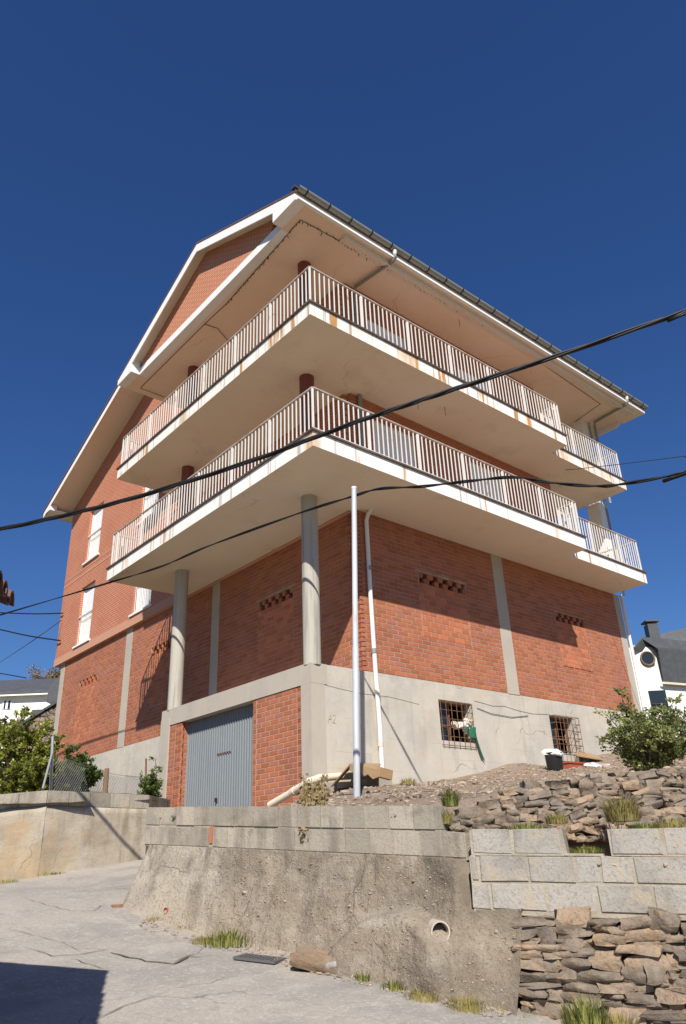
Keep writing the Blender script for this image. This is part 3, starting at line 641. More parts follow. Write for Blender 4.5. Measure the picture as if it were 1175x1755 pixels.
def wallY(mb, y, x0, x1, z0, z1, holes, th):
    for a, b, c, d in cells(x0, x1, z0, z1, holes): mb.box(a, b, y, y+th, c, d)
    return mb

# ---- base storey: board-marked concrete
w1 = (3.27, 4.28, -1.15, -.343); w2 = (7.03, 8.0, -1.19, -.343)
mb = MB(); wallY(mb, 0, 0, XEND, -3.2, 0, [w1, w2], .3); basew = obj('concrete_base', mb, MT['base'], H)
mb = MB(); wallX(mb, XW, 5.6, 15.85, -2.6, -.12, [], .3); obj('concrete_base', mb, MT['base'], H)
mb = MB(); mb.box(XW+.02, XW+.3, 15.86, 15.9, -2.6, 3.3); obj('end_wall', mb, MT['conc'], H)
mb = MB(); mb.box(XW+.3, 11.2, .3, 15.8, -.16, -.02); obj('floor_slab', mb, MT['conc'], H)
for (x0, x1, z0, z1) in (w1, w2):                         # cellar windows
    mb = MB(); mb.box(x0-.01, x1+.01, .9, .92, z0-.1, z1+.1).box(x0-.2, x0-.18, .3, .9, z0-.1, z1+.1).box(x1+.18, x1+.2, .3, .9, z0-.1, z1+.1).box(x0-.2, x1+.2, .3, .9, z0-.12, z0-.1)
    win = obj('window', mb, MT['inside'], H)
    mb = MB()
    for a in (x0+.02, (x0+x1)/2, x1-.02): mb.box(a-.02, a+.02, .2, .235, z0, z1)
    for z in (z0+.02, z1-.02, z0+(z1-z0)*.42): mb.box(x0, x1, .203, .232, z-.018, z+.018)
    obj('frame', mb, MT['rust'], win)
    mb = MB(); mb.box(x0+.04, (x0+x1)/2-.02, .215, .221, z0+.04, z1-.04); obj('pane', mb, MT['glass'], win)
    mb = MB(); big = x0 > 6; yo = -.16 if big else -.03
    zlo = z0-(.02 if big else .12); n = 7
    for i in range(n):
        a = x0+.02+(x1-x0-.04)*i/(n-1); mb.tube([(a, yo, zlo), (a, yo, z1-.02)], .007, 5)
    for i in range(6):
        z = zlo+.03+(z1-zlo-.06)*i/5; mb.tube([(x0+.0, .02, z), (x0+.005, yo, z), (x1-.005, yo, z), (x1, .02, z)], .007, 5)
    obj('grille', mb, MT['rust'], win)
# cracks and mortar patch under the brick, a hairline of crumbled concrete
mb = MB(); pts = [(4.4, -.28), (5.0, -.33), (5.4, -.30), (5.9, -.36), (6.4, -.38), (7.0, -.34)]
mb.tube([(x, -.004, z+rnd(-.01, .01)) for x, z in pts], .004, 4); obj('crack', mb, MT['crackm'], basew)
mb = MB(); mb.tube([(0.02, -.002, -.34), (.6, -.003, -.40), (1.2, -.003, -.44), (1.9, -.003, -.43), (2.7, -.003, -.5)], .003, 4); obj('crack', mb, MT['crackm'], basew)
mb = MB(); mb.tube([(4.45, -.012, -.42), (4.9, -.016, -.50), (5.6, -.016, -.52), (6.2, -.014, -.44)], .006, 5); obj('cable_stub', mb, MT['cable'], basew)

# ---- garage front
YG = 5.55
mb = MB(); mb.box(-.02, .35, -.007, YG, -.36, .003); mb.box(.35, XW, 0.3, YG, -.1, -.002); beam = obj('garage_beam', mb, MT['conc'], H)
mb = MB(); mb.box(-.021, .3, -.004, .29, -3.2, -.362); obj('garage_pillar', mb, MT['conc'], H)
mb = MB(); mb.box(-.03, .3, 5.16, YG+.003, -3.2, -.20); obj('garage_pillar', mb, MT['conc'], H)
mb = MB(); mb.box(.0, XW, YG-.15, YG-.002, -3.2, -.362); obj('garage_side', mb, MT['conc'], H)
# corrugated door
mb = MB(); y = 1.86; DX = .17
prof = []
while y < 4.66:
    for (dy, dx) in ((0, 0), (.012, .022), (.045, .022), (.057, 0), (.09, 0)): prof.append((y+dy, DX+dx))
    y += .09
for (y, x) in prof: mb.v += [(x, y, -2.95), (x, y, -.37)]
for i in range(len(prof)-1): mb.f.append((2*i, 2*i+1, 2*i+3, 2*i+2)); mb.t.append(.5)
door = obj('garage_door', mb, MT['door'], H)
mb = MB(); mb.box(.155, .168, 2.86, 3.4, -1.185, -1.17); obj('wicket_frame', mb, MT['rust'], door)
mb = MB(); mb.box(.13, .168, 3.33, 3.37, -2.1, -2.02); obj('handle', mb, MT['dark'], door)
for a, b in ((1.84, 1.86),): mb = MB(); mb.box(.15, .169, a, b, -2.95, -.361); obj('door_jamb', mb, MT['rust'], door)
mb = MB(); mb.box(.02, .1, 1.72, 1.8, -2.95, -1.98); obj('jamb_plank', mb, MT['wood'], H)

# ---- bricks, laid one by one
CR, BL, MJ = .093, .285, .013
ALLB = []                                                  # (frame, u0, u1, z0, z1, depth, material, tint)
def lay(frame, u0, u1, z0, z1, holes=(), cr=CR, bl=BL, mat='brick', shift=0, dep=.05):
    n = max(1, round((z1-z0)/cr)); cr = (z1-z0)/n
    for r in range(n):
        a = u0-(bl/2 if r % 2 else 0)-rnd(0, .02)
        while a < u1-.005:
            b = a+bl*rnd(.96, 1.04); ca, cb = max(a, u0), min(b, u1); za, zb = z0+r*cr, z0+(r+1)*cr
            segs = [(ca, cb)]
            for h in holes:
                if h[2] < (za+zb)/2 < h[3]:
                    ns = []
                    for (p, q) in segs:
                        if q <= h[0] or p >= h[1]: ns.append((p, q))
                        else:
                            if p < h[0]: ns.append((p, h[0]))
                            if q > h[1]: ns.append((h[1], q))
                    segs = ns
            for (p, q) in segs:
                if q-p > .03: ALLB.append((frame, p+MJ/2, q-MJ/2, za+MJ/2, zb-MJ/2, dep, mat, min(1, random.random()**1.6+.25*(random.random() < .06))))
            a = b
def fr_y(u, z, o): return (u, -.004+o, z)                  # front (south) wall bricks, o goes inwards
def fr_x(u, z, o): return (XW+o, u, z)
def fr_g(u, z, o): return (-.004+o, u, z)
def fr_r(u, z, o): return (u, 4.632+o, z)                  # reveal of the garage door
def infill(frame, u0, u1, z0, z1, zv):                     # a bricked-up window with two staggered rows of air holes at its top
    lay(frame, u0, u1, z0, zv, cr=.115, bl=.25, mat='infill')
    w_ = (u1-u0)/5; hh = (z1-zv)/2
    for r in range(2):
        a = u0
        for i in range(5):
            h0 = u0+i*w_+(.02 if r == 0 else w_*.5)+rnd(-.015, .015); ho = .145+rnd(-.02, .02)
            if h0-a > .03: ALLB.append((frame, a+.004, h0-.004, zv+r*hh+.006, zv+(r+1)*hh-.006, .11, 'brick', random.random()*.6))
            a = h0+ho
        if u1-a > .03: ALLB.append((frame, a+.004, u1-.004, zv+r*hh+.006, zv+(r+1)*hh-.006, .11, 'brick', random.random()*.6))
IY = [(2.99, 4.53, .93, 2.36), (7.95, 9.27, .90, 2.32)]
IX = [(2.2, 3.56, .82, 2.32), (7.8, 8.95, .75, 2.42), (12.62, 14.06, .45, 2.42)]
PY = [(5.6, 6.0), (11.02, XEND)]
PX = [(5.3, 5.66), (10.25, 10.66), (15.5, 15.85)]
ZV = .24
for (u0, u1, z0, z1) in IY: infill(fr_y, u0, u1, z0, z1, z1-ZV)
for (u0, u1, z0, z1) in IX: infill(fr_x, u0, u1, z0, z1, z1-ZV)
lay(fr_y, XW+.0, 5.6, .004, Z1-.004, [h for h in IY]); lay(fr_y, 6.0, 11.02, .004, Z1-.004, [h for h in IY])
lay(fr_x, .09, 5.3, .004, Z1-.004, IX); lay(fr_x, 5.66, 10.25, -.116, Z1-.02, IX); lay(fr_x, 10.66, 15.5, -.116, Z1-.02, IX)
lay(fr_g, .43, 1.72, -2.95, -.364); lay(fr_g, 4.88, 5.158, -2.95, -.364, bl=.29); lay(fr_r, .062, .165, -2.95, -.364, dep=.004)
# backing of mortar with cavities behind the air holes
VY = [(h[0]+.02, h[1]-.02, h[3]-ZV, h[3]) for h in IY]; VX = [(h[0]+.02, h[1]-.02, h[3]-ZV, h[3]) for h in IX]
mb = MB(); wallY(mb, .001, XW+.09, XEND-.05, .002, Z1-.002, VY, .24); bwY = obj('brick_wall', mb, MT['mortar'], H)
mb = MB(); wallX(mb, XW+.005, .26, 15.86, -.118, Z1-.002, VX, .24); bwX = obj('brick_wall', mb, MT['mortar'], H)
mb = MB(); mb.box(.001, .2, 4.88, 5.158, -2.96, -.363); mb.box(.09, .2, 4.636, 4.88, -2.96, -.363); obj('garage_panel', mb, MT['mortarg'], H)
mb = MB(); mb.box(.001, .2, .425, 1.725, -2.96, -.363); bwG = obj('garage_panel', mb, MT['mortarg'], H)
mb = MB(); mb.box(1.6, 11.1, 1.0, 1.1, .1, 3.3).box(2.2, 2.3, 1.2, 15.7, .1, 3.3); obj('inner_wall', mb, MT['inside'], H)
# perforated brick ends
def perforated(mb, frame, u, z, wd, ht, nx=3, nz_=2, tint=.3):
    d = .06; bt = min(wd, ht)*.13
    def bx(a, b, c, e):
        P = [V(frame(p, q, o)) for o in (0, d) for p, q in ((a, c), (b, c), (b, e), (a, e))]
        mb.add(P, [(0,1,2,3),(7,6,5,4),(0,4,5,1),(1,5,6,2),(2,6,7,3),(3,7,4,0)], tint)
    hx = (wd-bt*(nx+1))/nx; hz = (ht-bt*(nz_+1))/nz_
    for i in range(nx+1): x = u+i*(hx+bt); bx(x, x+bt, z, z+ht)
    for i in range(nz_+1):
        q = z+i*(hz+bt)
        for k in range(nx): x = u+bt+k*(hx+bt); bx(x, x+hx, q, q+bt)
mbp = MB(); mbj = MB()
nG = round((2.95-.364)/CR); cg = (2.95-.364)/nG
for r in range(nG):
    z = -2.95+r*cg+MJ/2; h = cg-MJ
    if r % 2:
        perforated(mbp, fr_g, .295, z, .125, h); perforated(mbp, fr_g, 1.73, z, .1, h); perforated(mbp, fr_g, 4.632, z, .13, h); perforated(mbp, fr_g, 4.775, z, .09, h, 2)
    else:
        for (a, b) in ((.295, .42), (1.73, 1.83), (4.632, 4.76), (4.775, 4.87)): ALLB.append((fr_g, a, b, z, z+h, .05, 'brick', random.random()))
    for (a, b) in ((.291, .424), (1.726, 1.835), (4.633, 4.879)): mbj.box(.001, .05, a, b, z-MJ, z-.0005)
    for a in (.291, .42, 1.726, 1.83, 4.762, 4.867): mbj.box(.0015, .05, a, a+(.004 if a in (.291, 1.83) else .01), z, z+h)
nW = round((Z1-.008)/CR); cw = (Z1-.008)/nW
for r in range(nW):
    z = .004+r*cw+MJ/2; h = cw-MJ
    if r % 2: perforated(mbp, fr_x, -.0, z, .085, h, 2)
    else: ALLB.append((fr_x, 0.0, .085, z, z+h, .05, 'brick', random.random()))
obj('perforated_bricks', mbp, MT['brick'], H, kind='stuff'); obj('mortar_joints', mbj, MT['mortarg'], H, kind='stuff')
def brick_geo(mb, b):
    frame, u0, u1, z0, z1, dep, mat, tint = b; c = .004
    f = [V(frame(u, z, 0)) for u, z in ((u0+c, z0+c), (u1-c, z0+c), (u1-c, z1-c), (u0+c, z1-c))]
    g = [V(frame(u, z, .004)) for u, z in ((u0, z0), (u1, z0), (u1, z1), (u0, z1))]
    k = [V(frame(u, z, dep)) for u, z in ((u0, z0), (u1, z0), (u1, z1), (u0, z1))]
    fs = [(0,1,2,3),(4,5,1,0),(5,6,2,1),(6,7,3,2),(7,4,0,3),(8,9,5,4),(9,10,6,5),(10,11,7,6),(11,8,4,7)]
    if frame not in (fr_y, fr_r): fs = [tuple(reversed(q)) for q in fs]
    mb.add(f+g+k, fs, tint)
def px_size(b):
    p = V(b[0]((b[1]+b[2])/2, (b[3]+b[4])/2, 0)); d = (p-CAM); dn = d.normalized()
    nrm = V((0, 1, 0)) if b[0] in (fr_y, fr_r) else V((1, 0, 0)); hid = 0
    if b[0] is fr_g and p.z < -2.2: hid = 1
    if b[0] is fr_x and p.z < .3 and p.y < 5.5: hid = 1
    if p.z > 3.1: hid = 1
    return (1-hid)*(b[2]-b[1])*(b[4]-b[3])*abs(nrm.dot(dn))/d.length_squared
ALLB.sort(key=px_size, reverse=True)
rest = {'brick': MB(), 'infill': MB()}
for i, b in enumerate(ALLB):
    if i < 300:
        mb = MB(); brick_geo(mb, b); obj('brick', mb, MT[b[6]], {fr_y: bwY, fr_x: bwX, fr_g: bwG, fr_r: bwG}[b[0]])
    else: brick_geo(rest[b[6]], b)
br = rest['brick']; me_off = len(br.v); nb0 = len(br.f)
br.add(rest['infill'].v, rest['infill'].f); br.t[nb0:] = rest['infill'].t
ob = obj('brickwork', br, MT['brick'], H, kind='stuff'); ob.data.materials.append(MT['infill'])
ob.data.polygons.foreach_set('material_index', [0]*nb0+[1]*(len(br.f)-nb0))
# concrete pillars flush in the brick walls
for (a, b) in PY: mb = MB(); mb.box(a, b, -.012, .2, .003, Z1-.003); obj('pillar', mb, MT['conc'], H)
for (a, b), zl in zip(PX, (.0, -.117, -.117)): mb = MB(); mb.box(XW-.008, XW+.2, a, b, zl, Z1-.003); obj('pillar', mb, MT['conc'], H)
for (a, b, c, d) in IY[:1]: mb = MB(); mb.box(a-.1, b+.06, -.0055, .05, d+.006, d+.045); obj('lintel', mb, MT['mortar'], H)
for (a, b, c, d) in IX[:1]: mb = MB(); mb.box(XW-.003, XW+.05, a-.1, b+.1, d+.006, d+.06); obj('lintel', mb, MT['mortar'], H)

# ---- columns
CX = .13; CYS = (.13, 5.25)
for cy in CYS:
    mb = MB(); mb.lathe((CX, cy, -.02), [(.165, 0), (.163, .1), (.165, 1.7), (.163, Z1+.03)], 28); obj('column', mb, MT['colconc'], H, smooth=40)
    for z0, z1 in ((Z1T, Z2), (Z2T, ZS)): mb = MB(); mb.lathe((CX, cy, z0-.02), [(.16, 0), (.16, z1-z0+.03)], 24); obj('column', mb, MT['redpaint'], H, smooth=40)

# ---- balcony slabs
for zb, zt in ((Z1, Z1T), (Z2, Z2T)):
    poly = [(XB, YB), (XS, YB), (XS, YR), (XE, YR), (XE, 1.6), (11.2, 1.6), (11.2, .25), (XW+.3, .25), (XW+.3, YL), (XB, YL)]
    poly = [(XB, YB), (XS, YB), (XS, YR), (XE, YR), (XE, .25), (XW+.3, .25), (XW+.3, YL), (XB, YL)]
    mb = MB(); n = len(poly); e = zt-.045
    top = [V((x, y, e)) for x, y in poly]; bot = [V((x, y, zb)) for x, y in poly]
    mb.add(bot+top, [tuple(reversed(range(n))), tuple(range(n, 2*n))]+[(i, (i+1)%n, (i+1)%n+n, i+n) for i in range(n)])
    s = obj('balcony_slab', mb, MT['edge' if zb == Z1 else 'edge2'], H); s.data.materials.append(MT['cream']); s.data.polygons[0].material_index = 1
    o = .035; pt = [(XB-o, YB-o), (XS+o, YB-o), (XS+o, YR-o), (XE+o, YR-o), (XE+o, .25), (XW+.05, .25), (XW+.05, YL+o), (XB-o, YL+o)]
    mb = MB(); mb.prism([V((x, y, e+.001)) for x, y in pt], (0, 0, .04)); obj('nosing', mb, MT['tile'], s)
    o = -.12; pt = [(XB-o, YB-o), (XS+o, YB-o), (XS+o, YR-o), (XE+o, YR-o), (XE+o, -.004), (XF-.03, -.004), (XF-.03, YL+o), (XB-o, YL+o)]
    mb = MB(); mb.prism([V((x, y, e+.042)) for x, y in pt], (0, 0, .008)); obj('floor_tiles', mb, MT['floort'], s)
# loggia floor behind the recessed end, with its corner pillar
for zb, zt, zn in ((Z1, Z1T, Z2), (Z2, Z2T, ZS)):
    mb = MB(); mb.box(8.7, XE-.002, .251, 3.0, zb+.001, zt-.05); obj('loggia_slab', mb, MT['cream'], H)
    mb = MB(); mb.box(11.08 if zb == Z1 else 11.4, 11.4 if zb == Z1 else 11.72, -.1 if zb == Z1 else .1, .3 if zb == Z1 else .42, zt-.04 if zb == Z1 else Z2-.3, zn); obj('corner_pillar', mb, MT['white'], H)

# ---- upper walls
fd = [(1.9, 3.27, Z1T, 5.9)]; fd2 = [(1.9, 3.27, Z2T, 8.75)]
XR = 8.76
for z0, z1, holes, dx in ((Z1T-.05, Z2, [(1.9, 3.27, Z1T-.05, 5.88), (5.2, 6.5, Z1T-.05, 5.88)], 0), (Z2T-.05, ZS, [(1.9, 3.27, Z2T-.05, 8.78), (5.2, 6.5, Z2T-.05, 8.78)], 0)):
    mb = MB(); wallY(mb, 0, XW, XR, z0, z1-.002, holes, .25); mb.box(XR-.25, XR, .25, 3.0, z0, z1-.002); mb.box(XR, 10.2, 2.75, 3.0, z0, z1-.002); obj('face_brick_wall', mb, MT['facey'], H)
    for h in holes:
        mb = MB(); mb.box(h[0], h[1], .1, .13, h[2], h[3]); o = obj('balcony_door', mb, MT['shutter'], H)
        mb = MB(); mb.box(h[0]+.002, h[0]+.06, .07, .1, h[2], h[3]-.002).box(h[1]-.06, h[1]-.002, .07, .1, h[2], h[3]-.002).box(h[0]+.06, h[1]-.06, .07, .1, h[3]-.07, h[3]-.002); obj('frame', mb, MT['white'], o)
WN5 = [(9.02, 10.22, 3.72, 5.82), (13.36, 14.52, 3.70, 5.80), (9.02, 10.22, 6.75, 8.85), (13.36, 14.52, 6.75, 8.82), (3.0, 4.3, Z1T-.04, 5.86), (3.0, 4.3, Z2T-.04, 8.8)]
mb = MB(); wallX(mb, XF, .12, 16.3, 3.62, 9.4, WN5, .3); mb.box(XF, XF+.3, .12, 16.3, Z1+.004, 3.36)
def mroof(y): return 9.45+min(16.97-y, y+1.3)*.423
mb.prism([V((XF, 7.0, 9.4)), V((XF, 16.3, 9.4)), V((XF, 16.3, mroof(16.3)-.1)), V((XF, 10.6, mroof(10.6)-.1)), V((XF, 7.85, mroof(7.85)-.1)), V((XF, 7.0, mroof(7)-.1))], (.3, 0, 0))
sidew = obj('face_brick_wall', mb, MT['facex'], H)
mb = MB(); mb.box(XF-.018, XF+.25, 6.95, 16.32, 3.361, 3.619); obj('soldier_course', mb, MT['soldier'], H)
mb = MB(); mb.box(XF-.008, XF+.02, 6.95, 16.31, 6.30, 6.36); mb.box(XF-.008, XF+.02, 6.95, 16.31, 6.52, 6.57); obj('brick_band', mb, MT['soldier'], H)
mb = MB(); mb.box(1.47, 11.1, 16.05, 16.3, 3.37, 9.4); obj('rear_wall', mb, MT['facey'], H)
for (y0, y1, z0, z1) in WN5:
    mb = MB(); mb.box(XF+.13, XF+.17, y0, y1, z0, z1); win = obj('window', mb, MT['shutter'], H)
    mb = MB(); mb.box(XF+.10, XF+.13, y0+.001, y0+.05, z0, z1-.001).box(XF+.10, XF+.13, y1-.05, y1-.001, z0, z1-.001).box(XF+.10, XF+.13, y0+.05, y1-.05, z1-.05, z1-.001); obj('frame', mb, MT['white'], win)
    if y0 > 5:
        mb = MB(); mb.box(XF-.06, XF+.128, y0-.1, y1+.1, z0-.065, z0-.002); obj('sill', mb, MT['white'], win)
        mb = MB(); zr = z0+1.0; mb.box(XF+.0, XF+.05, y0, y1, zr, zr+.045).box(XF+.035, XF+.06, y0, y1, z0+.06, z0+.085)
        k = 11
        for i in range(k): yy = y0+.06+(y1-y0-.12)*i/(k-1); mb.box(XF+.04, XF+.055, yy-.008, yy+.008, z0+.085, zr)
        wr_ = obj('window_railing', mb, MT['rail'], win)

# ---- railings
BAL = []
def railing(slab_z, runs):
    t0, t1 = slab_z+.07, slab_z+.93
    mb = MB(); mh = MB(); posts = []
    for (a, b, first, last) in runs:
        a, b = V((*a, 0)), V((*b, 0)); d = (b-a); L = d.length; d.normalize()
        mb.bar(a+V((0, 0, t0)), b+V((0, 0, t0)), .022, .022)
        mh.bar(a+V((0, 0, t1)), b+V((0, 0, t1)), .045, .03)
        n = max(1, round(L/.1236)); st = L/n
        for i in range(n+1):
            p = a+d*st*i
            if (i == 0 and not first) : continue
            if i % 11 == 0 or i == n: posts.append((p, d, i == 0 or i == n))
            else: BAL.append((p, d, t0, t1, None))
    r = obj('railing', mb, MT['rail'], H); obj('handrail', mh, MT['handrail'], r)
    for p, d, corner in posts:
        mb = MB(); n = V((-d.y, d.x, 0)); wd = .035 if corner else .06
        mb.obox(V((p.x, p.y, (slab_z+t1)/2-.01)), d*wd/2, n*.016, V((0, 0, (t1-slab_z)/2-.01))); obj('post', mb, MT['rail'], r)
    return r
i_ = .06
RL = []
for zt in (Z1T-.005, Z2T-.005):
    nb = len(BAL)
    r = railing(zt, [((XB+i_, YB+i_), (XS-i_, YB+i_), True, True), ((XB+i_, YB+i_), (XB+i_, YL-i_), False, True), ((XB+i_, YL-i_), (XF-.02, YL-i_), False, True),
                 ((XS-i_, YB+i_), (XS-i_, YR+i_), False, True), ((XS-i_, YR+i_), (XE-i_, YR+i_), False, True), ((XE-i_, YR+i_), (XE-i_, .2), False, True)])
    RL += [r]*(len(BAL)-nb)
BAL = [(*b[:4], r) for b, r in zip(BAL, RL)]
BAL.sort(key=lambda b: (V((b[0].x, b[0].y, b[2]))-CAM).length)
mbr = MB()
for i, (p, d, t0, t1, r) in enumerate(BAL):
    n = V((-d.y, d.x, 0)); mb = MB() if i < 300 else mbr
    mb.obox(V((p.x, p.y, (t0+t1)/2)), d*.011, n*.008, V((0, 0, (t1-t0)/2-.008)))
    if i < 300: obj('baluster', mb, MT['rail'], r)
obj('balusters', mbr, MT['rail'], H, kind='stuff')

# ---- roof
XV, YE, YV, YPK, ZPK = -1.197, -1.295, 7.274, 2.95, 11.54
XBM = -.93
def groof(y): return ZPK-abs(y-YPK)*.44                    # top of the front gable roof
mb = MB(); zt = .3                                          # soffit slab
mb.prism([V((XBM+.01, -.45, ZS)), V((12.8, -.45, ZS)), V((12.8, 6.44, ZS)), V((XBM+.01, 6.44, ZS))], (0, 0, .12))
mb.prism([V((XV+.012, YE+.012, ZS)), V((12.8, YE+.012, ZS)), V((12.8, -.451, ZS)), V((XV+.012, -.451, ZS))], (0, 0, .12))
mb.prism([V((XV+.012, 6.441, ZS)), V((1.5, 6.441, ZS)), V((1.5, YV-.012, ZS)), V((XV+.012, YV-.012, ZS))], (0, 0, .12))
soff = obj('eaves_soffit', mb, MT['peach'], H)
mb = MB(); mb.box(XV, 12.84, YE-.02, YE+.01, ZS-.01, ZS+.20); obj('fascia', mb, MT['white'], H)
mb = MB(); mb.box(XV+.02, 12.82, YE-.07, YE-.021, ZS-.01, ZS+.045); obj('fascia_bead', mb, MT['white'], H)
mb = MB(); mb.box(12.801, 12.83, YE+.011, -.6, ZS-.005, ZS+.2).box(12.55, 12.58, -.55, 16.9, ZS-.2, ZS+.2); obj('fascia', mb, MT['white'], H)
# gable beam, cornice returns
mb = MB(); mb.box(XBM-.02, XBM+.2, -.445, 6.44, ZS-.004, ZS+.22); obj('gable_beam', mb, MT['white'], H)
for ye, yi in ((YE, -.48), (YV, 6.40)):
    mb = MB(); mb.prism([V((XV-.015, YPK, ZPK-.03)), V((XV-.015, ye, groof(ye)-.03)), V((XV-.015, ye, ZS-.008)), V((XV-.015, yi, ZS-.008)), V((XV-.015, yi, groof(yi)-.30)), V((XV-.015, YPK, ZPK-.30))], (.03, 0, 0)); obj('bargeboard', mb, MT['white'], H)
    ya = ye+(.014 if ye < 0 else -.014)
    mb = MB(); mb.prism([V((XV+.016, ya, ZS-.007)), V((XV+.016, yi, ZS-.007)), V((XV+.016, yi, groof(yi)-.17)), V((XV+.016, ya, groof(ya)-.17))], (XBM-XV-.04, 0, 0)); obj('cornice_return', mb, MT['white'], H)
# brick gable
mb = MB(); mb.prism([V((XBM, .0, ZS+.22)), V((XBM, 6.3, ZS+.22)), V((XBM, 6.3, groof(6.3)-.06)), V((XBM, YPK, ZPK-.06)), V((XBM, -.2, groof(-.2)-.06))], (.12, 0, 0)); obj('gable_wall', mb, MT['gable'], H)
# gable roof slabs: bargeboard, sloped soffit, tile edge
for ye in (YE, YV):
    za = groof(ye)
    mb = MB(); mb.prism([V((XV+.016, YPK, ZPK-.03)), V((XV+.016, ye, za-.03)), V((XV+.016, ye, za-.16)), V((XV+.016, YPK, ZPK-.16))], (14.0, 0, 0)); obj('roof_slab', mb, MT['cream'], H)
    mb = MB(); d = (ye-YPK); yo = ye+(.06 if d > 0 else -.06); zo = groof(yo)
    mb.prism([V((XV-.03, YPK, ZPK-.028)), V((XV-.03, yo, zo-.028)), V((XV-.03, yo, zo+.01)), V((XV-.03, YPK, ZPK+.01))], (14.1, 0, 0)); obj('roof_tiles', mb, MT['roofred'], H)
# main roof: left slope and its verge
XM = .26; YM = 16.97
for sgn in (0, 1):
    ye = YM if sgn == 0 else -1.2
    f = lambda y, o: V((XM, y, mroof(y)+o))
    mb = MB(); mb.prism([f(7.85, -.02), f(ye, -.02), f(ye, -.16), f(7.85, -.16)], (12.2, 0, 0)); obj('roof_slab', mb, MT['cream'], H)
    if sgn == 0:
        mb = MB(); mb.prism([f(7.85, -.02)-V((.02, 0, 0)), f(ye, -.02)-V((.02, 0, 0)), f(ye, -.25)-V((.02, 0, 0)), f(7.85, -.25)-V((.02, 0, 0))], (.019, 0, 0)); obj('bargeboard', mb, MT['white'], H)
    mb = MB(); mb.prism([f(7.85, -.018)-V((.05, 0, 0)), f(ye+(.06 if sgn == 0 else 0), -.018)-V((.05, 0, 0)), f(ye+(.06 if sgn == 0 else 0), .04)-V((.05, 0, 0)), f(7.85, .04)-V((.05, 0, 0))], (12.3, 0, 0)); obj('roof_tiles', mb, MT['roofred'], H)
mb = MB(); mb.prism([V((XM-.018, YM, 9.32)), V((XM-.018, 16.28, 9.32)), V((XM-.018, 16.28, mroof(16.28)-.2)), V((XM-.018, YM, mroof(YM)-.2))], (.25, 0, 0)); obj('cornice_return', mb, MT['white'], H)
mb = MB(); mb.box(XM+.0, 12, 16.31, YM-.01, 9.30, 9.38); obj('eaves_soffit', mb, MT['white'], H)
# gutter with brackets and outlets
mb = MB(); yg, zg = YE-.09, ZS+.27; rg = .085; n = 8
xs = (XV-.005, 12.95)
for rr in (rg, rg-.006):
    for x in xs:
        for k in range(n+1): t = math.pi+math.pi*k/n; mb.v.append((x, yg+math.cos(t)*rr, zg+math.sin(t)*rr))
for b in (0, 2*(n+1)):
    for k in range(n):
        q = (b+k, b+k+1, b+n+1+k+1, b+n+1+k); mb.f.append(q if b else tuple(reversed(q))); mb.t.append(.5)
gut = obj('gutter', mb, MT['gutter'], H, smooth=40)
x = XV+.2
while x < 12.9:
    mb = MB()
    for k in range(n):
        t0, t1 = math.pi+math.pi*k/n, math.pi+math.pi*(k+1)/n
        mb.obox(V((x, yg+math.cos((t0+t1)/2)*(rg+.006), zg+math.sin((t0+t1)/2)*(rg+.006))), V((.016, 0, 0)), V((0, -math.sin((t0+t1)/2), math.cos((t0+t1)/2)))*.018, V((0, math.cos((t0+t1)/2), math.sin((t0+t1)/2)))*.005)
    obj('bracket', mb, MT['dark'], gut); x += .62
mb = MB(); mb.box(XV-.045, 12.9, YE-.03, YE+.1, zg+.07, zg+.1); obj('roof_tiles', mb, MT['slate'], H)
for xo, x2 in ((1.63, 1.50), (11.74, 11.86)):
    mb = MB(); mb.lathe((xo, yg, zg-.21), [(.035, 0), (.05, .04), (.055, .12)], 12); o = obj('gutter_outlet', mb, MT['pipew'], H, smooth=40)
    mb = MB(); mb.tube([(xo, yg, zg-.2), (xo, yg, zg-.27), (xo, yg+.07, ZS-.075), (x2, -.12, ZS-.075), (x2, -.08, ZS-.2), (x2, -.07, 3.8 if xo < 5 else ZS-3)], .04, 10); obj('downpipe', mb, MT['gutter'], H, smooth=40)
# downpipes on the walls
mb = MB(); mb.tube([(1.47, -.07, 6.6), (1.47, -.07, Z1T)], .04, 10); obj('downpipe', mb, MT['gutter'], H, smooth=40)
mb = MB(); mb.tube([(1.56, -.16, Z1+.03), (1.50, -.1, Z1-.1), (1.48, -.07, Z1-.22), (1.48, -.07, 1.5), (1.5, -.07, .1), (1.53, -.075, -1.0), (1.53, -.075, -1.85)], .045, 12); dp = obj('downpipe', mb, MT['pipew'], H, smooth=40)
for z in (2.05, .35, -.42, -1.38): mb = MB(); mb.lathe((1.49 if z > 0 else 1.527, -.072, z), [(.052, 0), (.052, .09)], 12); obj('pipe_collar', mb, MT['pipec'] if z < 0 else MT['gutter'], dp, smooth=40)
mb = MB(); mb.tube([(11.38, -.06, Z1+.02), (11.38, -.06, -1.0)], .045, 10); obj('downpipe', mb, MT['pipew'], H, smooth=40)
mb = MB(); mb.tube([(11.45, -.12, 9.2), (11.45, -.12, Z1)], .035, 8); obj('downpipe', mb, MT['gutter'], H, smooth=40)
for x, y, z in ((3.4, -.9, Z2), (2.7, -.7, Z2), (4.5, -.8, ZS)):
    mb = MB(); mb.tube([(x, y, z+.02), (x+.01, y, z-.1), (x+.03, y+.02, z-.22)], .006, 5); obj('cable_stub', mb, MT['wire'], H)

